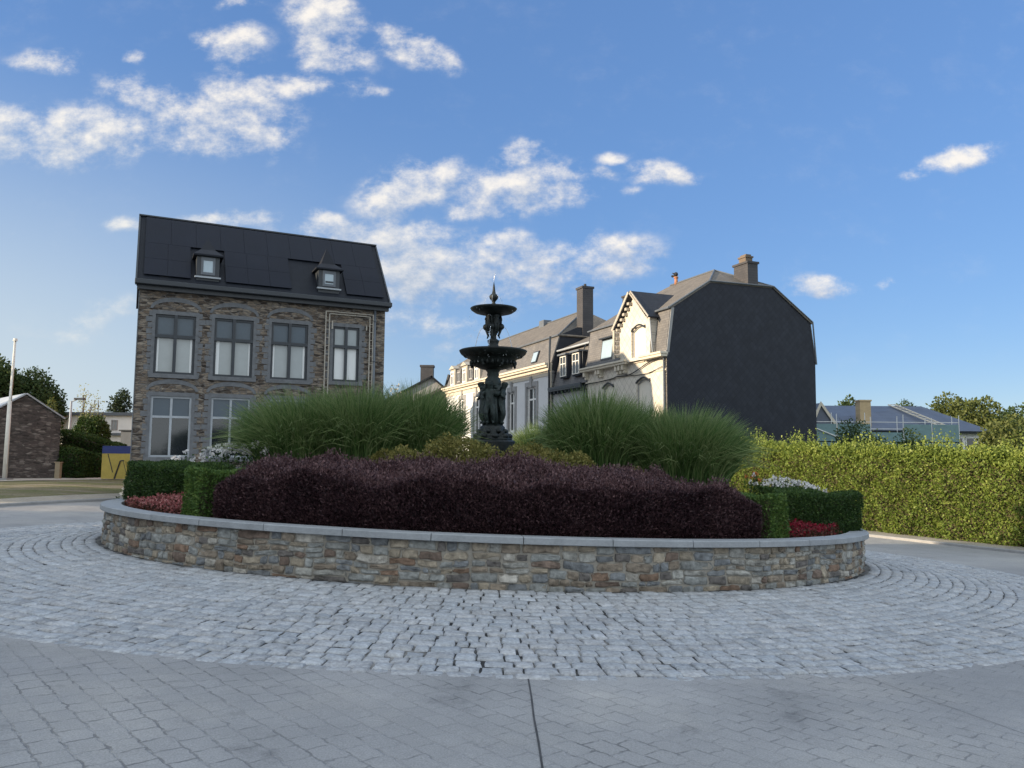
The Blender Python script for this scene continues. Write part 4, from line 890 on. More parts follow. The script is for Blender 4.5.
for a,b in ((-13.72,-12.78),(-11.72,-10.7)):
    d=MB().box(a-.1,b+.1,-.08,.8,7.3,9.0); d=d.build('dormer',M['slate_cheek'],hb)
    MB().box(a-.22,b+.22,-.28,1.0,9.0,9.12).build('dormer_roof',M['zinc'],d)
    window(d,a,b,7.42,8.92,-.16,M['pole'],M['darkglass'],.06,(.5,),(.62,),.07)
mb=MB(); mb.tube([(-9.98,-.1,6.5),(-9.98,-.1,G0)],.07,8); mb.tube([(-10.3,.25,9.5),(-10.3,-.05,8.9),(-10.3,.0,7.0)],.04,6); mb.pieces('downpipe',M['anthracite'],hb,smooth=True)
# --- long white house
hc=houseroot('long_white_house','long white mansard house with golden cream cornice behind the fountain')
U0,U1=-41.8,-15.4
cw=[(-20.1,-18.2,3.6,7.1),(-24.05,-22.6,3.6,7.0),(-28.6,-27.1,3.6,7.0),(-32.9,-31.4,3.6,7.2),(-37.2,-35.8,3.6,7.2)]
MB().wall(U0,U1,G0,8.1,cw,.0,.35).build('front_wall',M['whitewall'],hc)
MB().prism([(U1,0,G0),(U1,0,8.6),(U1,.7,10.9),(U1,2.2,11.6),(U1,6.6,11.6),(U1,9,10.6),(U1,9.4,8.6),(U1,9.4,G0)],(-.3,0,0)).build('end_wall',M['slate_cheek'],hc)
MB().prism([(U0,0,G0),(U0,0,8.6),(U0,.7,10.9),(U0,8.6,10.9),(U0,9.4,8.6),(U0,9.4,G0)],(.3,0,0)).build('end_wall',M['whitewall'],hc)
MB().box(U0+.3,U1-.3,9.1,9.4,G0,8.6).build('back_wall',M['whitewall'],hc)
mb=MB(); mb.poly([(U0,.02,8.7),(U1+.05,.02,8.7),(U1+.05,.72,10.95),(U0+.2,.72,10.95)]); mb.build('mansard_front',M['slate_front'],hc,solid=.1)
mb=MB(); mb.poly([(U0,.5,10.85),(U1+.15,.5,10.85),(U1-3.2,4.5,13.65),(U0+3,4.5,13.65)]); mb.poly([(U1+.15,.5,10.85),(U1+.15,9.0,10.85),(U1-3.2,4.5,13.65)]); mb.poly([(U0,9.0,10.85),(U0+3,4.5,13.65),(U1-3.2,4.5,13.65),(U1+.15,9.,10.85)]); mb.poly([(U0,.5,10.85),(U0+3,4.5,13.65),(U0,9.,10.85)]); mb.build('roof',M['slate_roof'],hc,solid=.1)
mb=MB(); mb.tube([(U0,.46,10.86),(U1+.15,.46,10.86)],.07,6); mb.tube([(U1+.15,.5,10.9),(U1-3.2,4.5,13.7),(U0+3,4.5,13.7)],.06,6); mb.build('roof_flashing',M['zinc'],hc)
mb=MB(); mb.box(U0-.1,U1+.02,-.62,.02,8.52,8.68); mb.box(U0-.05,U1+.01,-.48,.0,8.36,8.52); mb.box(U0,U1,-.22,-.002,8.1,8.36); mb.build('cornice',M['creamtrim'],hc,bevel=.012)
mb=MB(); mb.box(U0,U1,-.06,-.003,7.75,8.1); mb.box(U1-.5,U1-.02,-.10,-.004,G0,8.08); mb.build('frieze',M['creamtrim'],hc)
for a,b,c,d in cw:
    s=MB(); s.box(a-.3,a,-.08,.1,c-.2,d+.05); s.box(b,b+.3,-.08,.1,c-.2,d+.05); s.box(a-.3,b+.3,-.09,.1,d+.051,d+.42); s.box((a+b)/2-.18,(a+b)/2+.18,-.16,.1,d-.05,d+.85); s.build('window_surround',M['stonegrey'],hc)
    window(hc,a,b,c,d,.14,M['white'],M['darkglass'],.13,(.5,),(.72,),.08)
for u in (-39.4,-37.4,-35.6,-33.7,-31.9):
    if u in (-37.4,-33.7): 
        d=MB().box(u-.62,u+.62,-.1,.6,8.9,10.35).build('dormer',M['slate_front'],hc); window(d,u-.5,u+.5,9.0,10.1,-.17,M['stonegrey'],M['darkglass'],.12); continue
    d=MB().box(u-.8,u+.8,-.12,.6,8.75,10.55).build('dormer',M['weathered'],hc)
    mb=MB(); mb.prism([(u-.95,-.3,10.55),(u+.95,-.3,10.55),(u,-.3,10.95)],(0,1.1,0)); mb.build('dormer_roof',M['weathered'],d)
    window(d,u-.5,u+.5,8.85,10.3,-.2,M['white'],M['darkglass'],.12,(.5,),(.7,),.07)
f=MB(); f.prism([(-19.3,.05,9.05),(-18.2,.05,9.05),(-18.2,.33,9.98),(-19.3,.33,9.98)],(0,-.12,0)); s=f.build('skylight',M['anthracite'],hc); f=MB(); f.prism([(-19.2,-.075,9.12),(-18.34,-.075,9.12),(-18.34,.175,9.9),(-19.2,.175,9.9)],(0,-.01,0)); f.build('pane',M['skyglass'],s)
f=MB(); f.prism([(-24.6,.05,9.0),(-23.4,.05,9.0),(-23.4,-.35,9.65),(-24.6,-.35,9.65)],(0,-.05,0)); f.box(-24.6,-23.4,.0,.2,9.0,9.9); f.build('open_skylight',M['anthracite'],hc)
ch=MB(); ch.box(U1-.95,U1+.06,2.62,3.55,10.5,14.75); ch.box(U1-1.02,U1+.12,2.55,3.62,14.75,14.92); ch=ch.build('chimney',M['slate_chim'],hc)
MB().tube([(U1-.45,3.1,14.92),(U1-.45,3.1,15.2)],[.13,.1],8).build('chimney_pot',M['black'],ch)
ch=MB(); ch.box(-26.8,-25.8,4.1,4.9,13.3,14.0); ch.build('chimney',M['zinc'],hc)
mb=MB(); mb.tube([(U1+.1,-.2,10.7),(U1+.1,-.3,8.4),(U1+.05,-.2,G0)],.08,8); mb.build('downpipe',M['anthracite'],hc,True)
# --- far house at the end of the street
fh=thing('slate_roofed_house','distant dark roofed house with a chimney left of the white house','house',(-10.3,96,-.8),R(0))
MB().prism([(-6.5,0,0),(2.6,0,0),(2.6,0,10.0),(.2,0,12.0),(-6.5,0,8.5)],(0,9,0)).build('wall',M['stonegrey'],fh)
mb=MB(); mb.poly([(-7.0,-.4,8.4),(.2,-.4,12.25),(.2,9.4,12.25),(-7.0,9.4,8.4)]); mb.poly([(3.1,-.4,9.8),(.2,-.4,12.25),(.2,9.4,12.25),(3.1,9.4,9.8)]); mb.build('roof',M['roofdark'],fh,solid=.25)
mb=MB(); mb.box(-1.4,.2,1.2,2.4,11.0,13.5); mb.box(-1.5,.3,1.1,2.5,13.5,13.75); mb.build('chimney',M['slate_chim'],fh); mb=MB(); mb.tube([(1.8,1,10.8),(2.3,1,12.5)],[.15,.22],6); mb.build('flue',M['black'],fh)
mb=MB(); mb.prism([(-2.5,-6,8.0),(4.5,-6,11.6),(4.5,-6,11.3),(-2.5,-6,7.6)],(0,5,0)); mb.prism([(-2.4,-5.8,0),(4.4,-5.8,0),(4.4,-5.8,11.3),(-2.4,-5.8,7.6)],(0,4.6,0)); mb.build('side_wing',M['slate_roof'],fh)
for u in (-4.5,-1.5,1.2): window(fh,u-.6,u+.6,4.5,6.6,-.06,M['white'],M['darkglass'],.1)
# --- added terrace across the street, hidden by the stone house, shaped to shade the row
ot=thing('shade_terrace_house','unseen brick terrace added across the street to shade the row','house',(-9.5,39.1,-.5),math.atan2(.924,-.383))
# local x runs away along the street, local y to the west
mb=MB(); mb.box(0,32,0,7.5,0,10.6); mb.build('wall',M['redbrick'],ot)
mb=MB(); mb.add([(-.3,-.3,10.6),(32.3,-.3,10.6),(32.3,7.8,10.6),(-.3,7.8,10.6),(2.6,3.7,13.6),(29,3.7,13.6)],[(0,1,5,4),(1,2,5),(2,3,4,5),(3,0,4),(0,3,2,1)]); mb.build('roof',M['slate_roof'],ot)
for k in range(8):
    for z in (1.2,4.8): MB().box(1.6+k*3.8,2.9+k*3.8,-.04,.02,z,z+2).build('window',M['darkglass'],ot)
# ------------------------------------------------------------------ far right: house with scaffold
mh=thing('scaffolded_house','low house with blue grey roof under repair beyond the hedge','house',(0,0,0))
def q(px,py,D): # picture direction -> point at forward distance D
    x,y=(px-512)/765.,(384-py)/765.; x,y=x-y*.008,x*.008+y; c,s_=math.cos(.09124),math.sin(.09124)
    d=Vector((x,c-y*s_,s_+y*c)); return Vector((0,0,1.7))+d*(D/d.y)
def gz(x,y): return float(T(x,y))
Y0=58.; 
ra,rbp,rc,rd=q(800,396,64),q(921,405,64),q(986,431.5,60.5),q(806,431.5,58)
mb=MB(); mb.add([(ra.x,64,5.95),(rbp.x,64,5.95),(rc.x,59.5,3.75),(18.0,58,3.75),(rc.x,68.5,3.75),(18.0,70,3.75)],[(3,2,1,0),(2,4,1),(0,1,4,5),(0,5,3)]); mb.build('roof',M['bluerooof'],mh,solid=.12)
mb=MB(); mb.prism([(18.4,58.6,-1.5),(rc.x-.5,60,-1.5),(rc.x-.5,68,-1.5),(18.4,69.6,-1.5)],(0,0,5.1)); mb.build('wall',M['white'],mh)
mb=MB(); mb.prism([(18.0,57.9,3.55),(rc.x+.05,59.4,3.55),(rc.x+.05,59.35,3.72),(18.0,57.85,3.72)],(0,.1,0)); mb.build('gutter',M['anthracite'],mh)
for k in range(5):
    px=927+k*12; p=q(px,440,59.2); y=58.6+(p.x-18.4)*.0745-.03; 
    f=MB().box(p.x-.34,p.x+.34,y-.05,y,2.2,3.3).build('window',M['white'],mh); MB().box(p.x-.27,p.x+.27,y-.06,y-.051,2.25,3.2).build('pane',M['darkglass'],f)
gb=MB(); g=q(822,401,60); gb.prism([(22.4,57.9,3.6),(24.9,57.9,3.6),(23.4,57.9,5.75)],(0,5.5,0)); gb=gb.build('cross_gable',M['bluerooof'],mh)
mb=MB(); mb.prism([(25.0,57.75,3.6),(23.4,57.75,5.85),(23.4,57.75,5.55),(24.7,57.75,3.6)],(0,.12,0)); mb.prism([(22.3,57.75,3.6),(23.4,57.75,5.85),(23.4,57.75,5.55),(22.6,57.75,3.6)],(0,.12,0)); mb.pieces('gable_fascia',M['creamtrim'],gb)
c=q(862,410,60); mb=MB(); mb.box(c.x-.42,c.x+.42,59.4,60.2,3.9,6.0); mb.box(c.x-.48,c.x+.48,59.34,60.26,6.0,6.12); mb.build('chimney',M['yellowbrick'],mh)
sc=thing('scaffold','metal scaffold with green safety netting along the low blue roof','scaffold',(19.5,56.3,gz(19.5,56)))
b0=sc.location.z; mb=MB(); nt_=MB()
xs=[0,2.1,4.4,6.9,9.3,11.4,13.4]
for x in xs:
    for y in (0,.9): mb.tube([(x,y,-.2),(x,y,5.3+random.uniform(-.2,.3)-b0-.6)],.03,6)
for z in (2.0,3.4,3.95,4.45): mb.tube([(0,0,z-b0-.6+.4),(13.4,0,z-b0-.6+.4)],.022,5)
mb.build('pole_frame',M['alu'],sc); mb=MB(); mb.box(0,13.4,-.05,.95,2.75-b0,2.83-b0); mb.build('deck',M['scafwood'],sc)
for i in range(6):
    if i==3: z1=3.5
    else: z1=4.1
    nt_.box(xs[i]+.05,xs[i+1]-.05,-.05,-.035,2.2-b0,z1-b0)
nt_.pieces('safety_net',M['net'],sc)
mb=MB(); mb.tube([(1.2,-.1,4.4-b0),(5.0,-.1,2.9-b0)],.045,6); mb.build('diagonal_brace',M['alu'],sc)
ld=thing('roof_ladder','long pale ladder lying on the blue grey roof','ladder',(31.5,63.9,6.05))
la=Vector((31.5,63.9,6.05)); lb=Vector((33.15,58.7,3.95)); dv=lb-la; sd=Vector((.55,.0,.03)); mb=MB()
for s_ in (0,1): mb.tube([sd*s_,sd*s_+dv],.055,6)
mb.pieces('rail',M['creamtrim'],ld); mb=MB()
for k in range(17): mb.tube([dv*(k/16),dv*(k/16)+sd],.03,5)
mb.pieces('rung',M['creamtrim'],ld)
# ------------------------------------------------------------------ left background
gl=lambda X,Y: gz(X,Y)+.05
s0=Vector((-22.95,39,0)); 
sd_=thing('stone_shed','small dark stone shed with pitched roof beside the flagpole','shed',(s0.x-2.27,s0.y-2.27,gl(-24,37)),R(45))
b=-.5; g0=3.05; ap=4.12
mb=MB(); mb.prism([(0,0,b),(3.2,0,b),(3.2,0,g0),(1.6,0,ap),(0,0,g0)],(0,5,0)); mb.build('wall',M['shedstone'],sd_)
mb=MB(); mb.poly([(-.15,-.12,g0-.06),(1.6,-.12,ap+.04),(1.6,5.2,ap+.04),(-.15,5.2,g0-.06)]); mb.poly([(3.35,-.12,g0-.06),(1.6,-.12,ap+.04),(1.6,5.2,ap+.04),(3.35,5.2,g0-.06)]); mb.build('roof',M['zinc_light'],sd_,solid=.07)
fpz=q(4.6,478,36); fpg=gz(fpz.x,36)
fp_=thing('flagpole','bare white flagpole on the grass verge beside the stone shed','flagpole',(fpz.x,36,fpg))
top=q(15,341,36).z-fpg; mb=MB(); mb.tube([(0,0,0),(.0,0,top*.57),(0.02,0,top*.57),(.06,0,top)],[.11,.09,.07,.05],10); mb.build('pole',M['pole'],fp_,True)
mb=MB(); mb.tube([(.06,0,top),(.06,0,top+.12)],[.1,.08],8); mb.build('truck',M['pole'],fp_); mb=MB(); mb.box(-.25,.25,-.25,.25,-.1,.15); mb.build('footing',M['kerb'],fp_); mb=MB(); mb.tube([(.1,-.09,.8),(.11,-.09,top-.1)],.012,4); mb.build('halyard',M['white'],fp_)
# notice board
p=q(115,476,38.5); bz=gz(p.x,38.5); nb=thing('notice_board','yellow board with blue top band standing by stone house','sign',(p.x,38.5,bz),R(8))
mb=MB(); mb.box(-.66,.66,0,.06,.1,1.36); mb.build('panel',M['yellow'],nb); mb=MB(); mb.box(-.66,.66,-.004,.064,1.361,1.74); mb.build('top_band',M['blue'],nb)
mb=MB(); mb.box(-.64,-.58,.06,.12,-.1,1.7); mb.box(.58,.64,.06,.12,-.1,1.7); mb.pieces('post',M['zinc'],nb)
def strip(mb,a,b,w,y,t):
    a=Vector((a[0],y,a[1]));b=Vector((b[0],y,b[1])); d=(b-a).normalized(); n=Vector((-d.z,0,d.x))*w/2; mb.prism([a-n,b-n,b+n,a+n],(0,-t,0))
mb=MB(); strip(mb,(-.38,1.33),(-.12,.42),.035,-.002,.012); strip(mb,(-.02,.1),(.22,1.0),.05,-.002,.03); strip(mb,(.22,1.0),(.36,1.02),.05,-.002,.03); strip(mb,(.36,1.02),(.56,.35),.05,-.002,.03); mb.build('lettering',M['anthracite'],nb)
mb=MB(); strip(mb,(-.11,.1),(.14,.98),.10,-.03,.03); strip(mb,(.42,.98),(.63,.3),.08,-.03,.03); mb.build('relief',M['yellow'],nb)
# small wooden post by the shed
p=q(58,475,38.3); pp=thing('wooden_post','short grey wooden post beside the shed corner','post',(p.x,38.3,gz(p.x,38.3))); mb=MB(); mb.box(-.12,.12,-.1,.1,0,.85); mb.box(-.15,.15,-.13,.13,.85,.9); mb.build('shaft',M['scafwood'],pp)
# white flat-roofed house
p0=q(60,412,60); wz=gz(-28,60); wh=thing('white_house','low white flat roofed house in the far left distance','house',(p0.x,60,wz),R(0)); h=p0.z-wz
mb=MB(); mb.box(0,14,0,8,-.5,h-.25); mb.build('wall',M['white'],wh); mb=MB(); mb.box(-.2,14.2,-.25,8.2,h-.25,h); mb.build('roof',M['zinc'],wh)
w0=q(111,430,60); w1=q(118,420,60); window(wh,w0.x-p0.x,w1.x-p0.x,w0.z-wz,w1.z-wz,-.05,M['stonegrey'],M['blind'],.1)
w0=q(109,433,60); mb=MB(); mb.box(w0.x-p0.x,w0.x-p0.x+1.2,-.3,0,w0.z-wz-.2,w0.z-wz); mb.build('canopy',M['zinc'],wh)
a=q(121,431,50); sb=thing('grey_shed','plain grey garden shed between stone house and white house','shed',(a.x,50,gz(a.x,50))); mb=MB(); mb.box(0,3,0,2.4,-.2,a.z-gz(a.x,50)); mb.build('wall',M['zinc'],sb); mb=MB(); mb.box(-.1,3.1,-.1,2.5,a.z-gz(a.x,50),a.z-gz(a.x,50)+.08); mb.build('roof',M['anthracite'],sb)
# street lamp
p=q(69,440,48); lz=gz(p.x,48); lt=q(69.5,401,48).z-lz; sl_=thing('street_lamp','grey street lamp with a short arm above the clipped hedges','street lamp',(p.x,48,lz))
mb=MB(); mb.tube([(0,0,0),(0,0,lt)],[.1,.06],8); mb.build('pole',M['zinc_light'],sl_,True); mb=MB(); mb.tube([(0,0,lt-.05),(.35,0,lt+.1)],.04,6); mb.build('arm',M['zinc_light'],sl_); mb=MB(); mb.box(.2,.85,-.14,.14,lt+.08,lt+.2); mb.build('lamp_head',M['anthracite'],sl_,bevel=.03)
wg=lambda x,y: T(x,y)
def whedge(label,pl,pr,D,ztl,ztr,wid,D2=None,dens=900,L=.1,m=M['box'],shoots=0,cat='hedge',wobble=.08,rnd=.25):
    D2=D2 or D; a=q(pl,450,D); b=q(pr,450,D2); h0=q(pl,ztl,D).z-gz(a.x,D); h1=q(pr,ztr,D2).z-gz(b.x,D2)
    return box_hedge('clipped_hedge',label,(a.x,D),(b.x,D2),wid,h0,h1,wg,dens,L,L*.6,m,cat,wobble,False,shoots=shoots,rnd=rnd)
whedge('tall clipped green hedge with sloping top behind the blue and yellow board',62,121,42.5,430,445,1.3)
whedge('low rounded clipped green hedge beside the stone shed',61,88,39.6,447,452,1.2,rnd=.4)
whedge('dark low hedge immediately left of the yellow board',86,103,40.6,455,455,.9)
p=q(91,450,46); rr_=q(108,430,46).x-p.x; shrub('clipped_shrub','big domed clipped shrub in front of the white house',p.x,46,rr_,q(91,415,46).z-gz(p.x,46),M['box'],9000,.13,.08,z=gz(p.x,46),sq=.6)
# ------------------------------------------------------------------ trees
def tree(name,label,X,Y,zt,rad,m,n,L,lobes=9,trunk=.25,base=None,group=None,seed=1,hole=.0,cr=.62,shell=.16,squash=1.0):
    g=np.random.default_rng(seed); z0=gz(X,Y) if base is None else base; H=zt-z0; root=thing(name,label,'tree',(X,Y,z0),group=group)
    cz=H*(1-cr/2); ch_=H*cr/2; C=[]
    for k in range(lobes):
        d=unit(g.normal(size=3)); s=g.uniform(.35,.72); C.append((d*np.array([rad,rad,ch_])*s+[0,0,cz],g.uniform(.34,.55)))
    C.append((np.array([0,0,cz]),.6)); C.append((np.array([0,0,cz+ch_*.5]),.5))
    P=[];O=[];per=n//len(C)
    for c,s in C:
        d=unit(g.normal(size=(per,3))); r=(1-np.abs(g.normal(0,shell,per)))[:,None]; p=c+d*r*np.array([rad,rad,ch_*squash])*s; p+=d*wob(d*3+c[:1],.12*rad,1.2)[:,None]
        P.append(p);O.append(d)
    P=np.concatenate(P);O=np.concatenate(O); keep=(P[:,2]>H*.12)&(np.sin(P[:,0]*3.1/rad*2+seed)*np.sin(P[:,2]*5/rad+seed)*np.sin(P[:,1]*4/rad)<.55); P=P[keep];O=O[keep]
    leafobj('crown',P,O,L,L*.62,m,root,.9,.1)
    mb=MB(); mb.tube([(0,0,-.3),(.03*H,0,H*.3),(0,.02*H,H*.6),(0,0,H*.85)],[trunk,trunk*.75,trunk*.45,.03],8)
    for c,s in C[:7]: mb.tube([(0,0,H*.28),tuple(c*np.array([.5,.5,.75])),tuple(c)],[trunk*.5,trunk*.3,.03],6)
    mb.build('trunk',M['bark'],root,True); return root
def ptree(name,label,px,py,D,rpx,m,n,L,**k):
    p=q(px,py,D); return tree(name,label,p.x,D,p.z,rpx/765*D,m,n,L,**k)
ptree('broadleaf_tree','dark rounded tree behind the stone shed, right crown of the pair',36,369,58,34,M['treeleaf'],16000,.24,seed=3,cr=.72)
ptree('broadleaf_tree','taller dark tree at the left edge behind the shed',0,357,56,26,M['treeleaf'],13000,.24,seed=4,cr=.75)
ptree('broadleaf_tree','small sunlit yellow green tree showing over the shed roof',52,398,50,10,M['treeleaf2'],2500,.17,seed=5,trunk=.1)
ptree('young_tree','thin pale young tree in front of the white house roof',84,384,54,13,M['paleleaf'],420,.14,seed=6,trunk=.05,shell=.4)
ptree('young_tree','thin pale young tree nearest the dark conifer',99,388,55,10,M['paleleaf'],260,.13,seed=7,trunk=.05,shell=.4)
ptree('conifer','small dark conifer rising left of the stone house',122,389,64,13,M['fir'],5000,.2,seed=8,cr=.8)
p=q(397,382,90); tree('bare_tree','bare twiggy treetop just right of the stone house',p.x,90,p.z,2.6,M['twig'],500,.35,seed=9,trunk=.12,shell=.5)
for i,(px,py,D,r_,m,n,lb) in enumerate([(850,396,92,16,'treeleaf','6000','dark tree crown peeping over the blue roof beside the chimney'),(905,400,95,20,'treeleaf','6000','low tree crown behind the roof ladder'),
    (948,394,88,32,'treeleaf2','9000','broad sunlit tree behind the right end of the blue roof'),(985,398,84,30,'treeleaf2','9000','rounded tree second from the right edge'),(1020,405,80,28,'treeleaf','8000','darker tree at the right edge of the view')]):
    ptree('broadleaf_tree',lb,px,py,D,r_,M[m],int(n),.36,seed=20+i,cr=.8,group='trees beyond the blue roof')
ptree('bushy_tree','dense bushy tree just behind the hedge at the right edge',1012,416,33,40,M['treeleaf2'],14000,.15,seed=31,cr=.95,trunk=.15)
ptree('bushy_tree','low dark shrub growth behind the hedge before the scaffold, left of the pole',858,420,44,28,M['treeleaf'],6500,.15,seed=32,cr=.85,trunk=.1,shell=.3)
ptree('bushy_tree','low dark shrub growth behind the hedge below the roof ladder',908,428,44,28,M['treeleaf'],6500,.15,seed=33,cr=.85,trunk=.1,shell=.3)
# the long hornbeam hedge
hn=box_hedge('hornbeam_hedge','long tall sunlit yellow green hornbeam hedge along the right road',(21.2,20.6),(8.4,41.6),1.3,3.05,3.45,wg,1500,.10,.065,M['hornbeam'],'hedge',.24,False,rough=.09,shoots=2200,rnd=.3,up=.1,spread=.9,core=pm('hedge_twigs',(.05,.045,.02),.95,.3,5))
# ------------------------------------------------------------------ houses and trees added out of view on the left to shade the roundabout
def shade_house(label,x,y,rz,L,D,h,r,wallm):
    t=thing('shade_brick_house',label,'house',(x,y,gz(x,y)-.2),rz)
    mb=MB(); hs=[(1.2+k*2.6,2.4+k*2.6,z,z+1.7) for k in range(int((L-1)/2.6)) for z in (1.1,4.3,7.2) if z+1.7<h]; mb.wall(0,L,0,h,hs,0,.25); mb.box(0,.25,.25,D,0,h); mb.box(L-.25,L,.25,D,0,h); mb.box(.25,L-.25,D-.25,D,0,h); mb.build('wall',wallm,t)
    mb=MB(); mb.prism([(-.3,-.4,h-.1),(-.3,D/2,h+r),(-.3,D+.4,h-.1)],(L+.6,0,0)); mb.build('roof',M['slate_roof'],t)
    for a in hs: window(t,*a,.1,M['white'],M['darkglass'],.07)
shade_house('unseen red brick house added across the road to cast shade, next to the verge trees',-30,-12,R(90),17.6,9,9.6,3.4,M['redbrick'])
shade_house('unseen red brick house added across the road to cast shade, behind the camera',-31,-32,R(90),18,9,9.6,3.6,M['redbrick'])
tree('broadleaf_tree','unseen broad tree added at left to cast shade, against the brick house end',-34,8.2,8.4,3.2,M['treeleaf'],7000,.3,seed=44,cr=.82)
tree('broadleaf_tree','unseen broad tree added on the left verge to cast shade, second from the brick house',-34,14,8.6,4.0,M['treeleaf'],9000,.3,seed=41,cr=.8)
tree('broadleaf_tree','unseen broad tree added on the left verge to cast shade, middle of three',-36,22.5,8.4,4.4,M['treeleaf'],9000,.3,seed=42,cr=.8)
tree('broadleaf_tree','unseen broad tree added on the left verge to cast shade, nearest the shed',-37.5,31,8.8,4.4,M['treeleaf'],9000,.3,seed=43,cr=.8)
# ------------------------------------------------------------------ sky
SUN_EL,SUN_AZ=12.5,-110.5
def sky():
    w=bpy.data.worlds.new('World'); S.world=w; w.use_nodes=True; nt=w.node_tree; bg=nt.nodes['Background']
    sk=N(nt,'ShaderNodeTexSky'); sk.sky_type='NISHITA'; sk.sun_disc=False; sk.sun_elevation=R(SUN_EL); sk.sun_rotation=R(SUN_AZ); sk.altitude=300; sk.air_density=1.0; sk.dust_density=.3; sk.ozone_density=6
    gm=N(nt,'ShaderNodeGamma'); gm.inputs[1].default_value=.42; nt.links.new(sk.outputs[0],gm.inputs[0])
    hs=N(nt,'ShaderNodeHueSaturation'); hs.inputs['Saturation'].default_value=1.38; hs.inputs['Value'].default_value=SKYV; hs.inputs['Hue'].default_value=.520; nt.links.new(gm.outputs[0],hs.inputs['Color'])
    tc=N(nt,'ShaderNodeTexCoord'); sp=N(nt,'ShaderNodeSeparateXYZ'); nt.links.new(tc.outputs['Generated'],sp.inputs[0])
    yy=math_(nt,'MAXIMUM',sp.outputs[1],.02); u=math_(nt,'DIVIDE',sp.outputs[0],yy); v=math_(nt,'DIVIDE',sp.outputs[2],yy)
    cb=N(nt,'ShaderNodeCombineXYZ'); nt.links.new(u,cb.inputs[0]); nt.links.new(v,cb.inputs[1]); P=cb.outputs[0]
    # warp so the cloud edges are ragged
    wn=N(nt,'ShaderNodeTexNoise'); wn.inputs['Scale'].default_value=9; wn.inputs['Detail'].default_value=4; nt.links.new(P,wn.inputs[0])
    wa=N(nt,'ShaderNodeVectorMath',operation='MULTIPLY_ADD'); nt.links.new(wn.outputs['Color'],wa.inputs[0]); wa.inputs[1].default_value=(.07,.045,0); wa.inputs[2].default_value=(-.035,-.0225,0)
    wb=N(nt,'ShaderNodeVectorMath',operation='ADD'); nt.links.new(P,wb.inputs[0]); nt.links.new(wa.outputs[0],wb.inputs[1]); PW=wb.outputs[0]
    def evalD(src):
        D=None
        for (px,py,rx,ry,rot,st) in CLOUDS:
            x,y=(px-512)/765.,(384-py)/765.; x,y=x-y*.008,x*.008+y; c,s_=math.cos(.09124),math.sin(.09124); dy=c-y*s_; U,V=x/dy,(s_+y*c)/dy; k=1/765./dy
            mp=N(nt,'ShaderNodeMapping',vector_type='TEXTURE'); nt.links.new(src,mp.inputs[0]); mp.inputs['Location'].default_value=(U,V,0); mp.inputs['Rotation'].default_value=(0,0,R(rot)); mp.inputs['Scale'].default_value=(rx*k*1.42,ry*k*1.55,1)
            gr=N(nt,'ShaderNodeTexGradient',gradient_type='SPHERICAL'); nt.links.new(mp.outputs[0],gr.inputs[0]); o=gr.outputs['Fac']
            if st!=1: o=math_(nt,'MULTIPLY',o,st)
            D=o if D is None else math_(nt,'SMOOTH_MAX',D,o,.12)
        return D
    sh_=N(nt,'ShaderNodeVectorMath',operation='ADD'); nt.links.new(PW,sh_.inputs[0]); sh_.inputs[1].default_value=(-.008,.017,0)
    front=math_(nt,'GREATER_THAN',sp.outputs[1],.05); D=math_(nt,'MINIMUM',math_(nt,'MULTIPLY',evalD(PW),front),.60); D2=math_(nt,'MINIMUM',evalD(sh_.outputs[0]),.60)
    def fb(src,sc,det,ro):
        a=N(nt,'ShaderNodeMapping'); nt.links.new(src,a.inputs[0]); a.inputs['Scale'].default_value=(1,1.35,1)
        n=N(nt,'ShaderNodeTexNoise'); n.inputs['Scale'].default_value=sc; n.inputs['Detail'].default_value=det; n.inputs['Roughness'].default_value=ro; nt.links.new(a.outputs[0],n.inputs[0]); return n.outputs[0]
    up_=N(nt,'ShaderNodeVectorMath',operation='ADD'); nt.links.new(P,up_.inputs[0]); up_.inputs[1].default_value=(-.008,.017,0)
    def full(d,src): return math_(nt,'ADD',d,math_(nt,'MULTIPLY',math_(nt,'SUBTRACT',math_(nt,'ADD',math_(nt,'MULTIPLY',fb(src,8,3,.5),.40),math_(nt,'MULTIPLY',fb(src,19,10,.66),.60)),.5),3.5))
    dens=full(D,P); densu=full(D2,up_.outputs[0])
    al=N(nt,'ShaderNodeMapRange',interpolation_type='SMOOTHSTEP'); nt.links.new(dens,al.inputs[0]); al.inputs[1].default_value=.06; al.inputs[2].default_value=1.0
    gate=N(nt,'ShaderNodeMapRange',interpolation_type='SMOOTHSTEP'); nt.links.new(D,gate.inputs[0]); gate.inputs[1].default_value=.03; gate.inputs[2].default_value=.42
    A=math_(nt,'MULTIPLY',math_(nt,'MULTIPLY',al.outputs[0],gate.outputs[0]),.96)
    lit=math_(nt,'ADD',math_(nt,'MULTIPLY',math_(nt,'SUBTRACT',dens,densu),.85),.60)
    thick=N(nt,'ShaderNodeMapRange'); nt.links.new(dens,thick.inputs[0]); thick.inputs[1].default_value=.45; thick.inputs[2].default_value=1.25; thick.inputs[3].default_value=.06; thick.inputs[4].default_value=-.20
    low=N(nt,'ShaderNodeMapRange'); nt.links.new(v,low.inputs[0]); low.inputs[1].default_value=.05; low.inputs[2].default_value=.45; low.inputs[3].default_value=-.34; low.inputs[4].default_value=.08
    lit=math_(nt,'ADD',math_(nt,'ADD',lit,thick.outputs[0]),low.outputs[0])
    cc=ramp(nt,lit,[(.1,tuple(CV*x for x in (.42,.52,.70))),(.5,tuple(CV*x for x in (.74,.77,.84))),(.95,tuple(CV*x for x in (1.12,1.06,.98)))])
    sc=mix(nt,A,hs.outputs[0],cc)
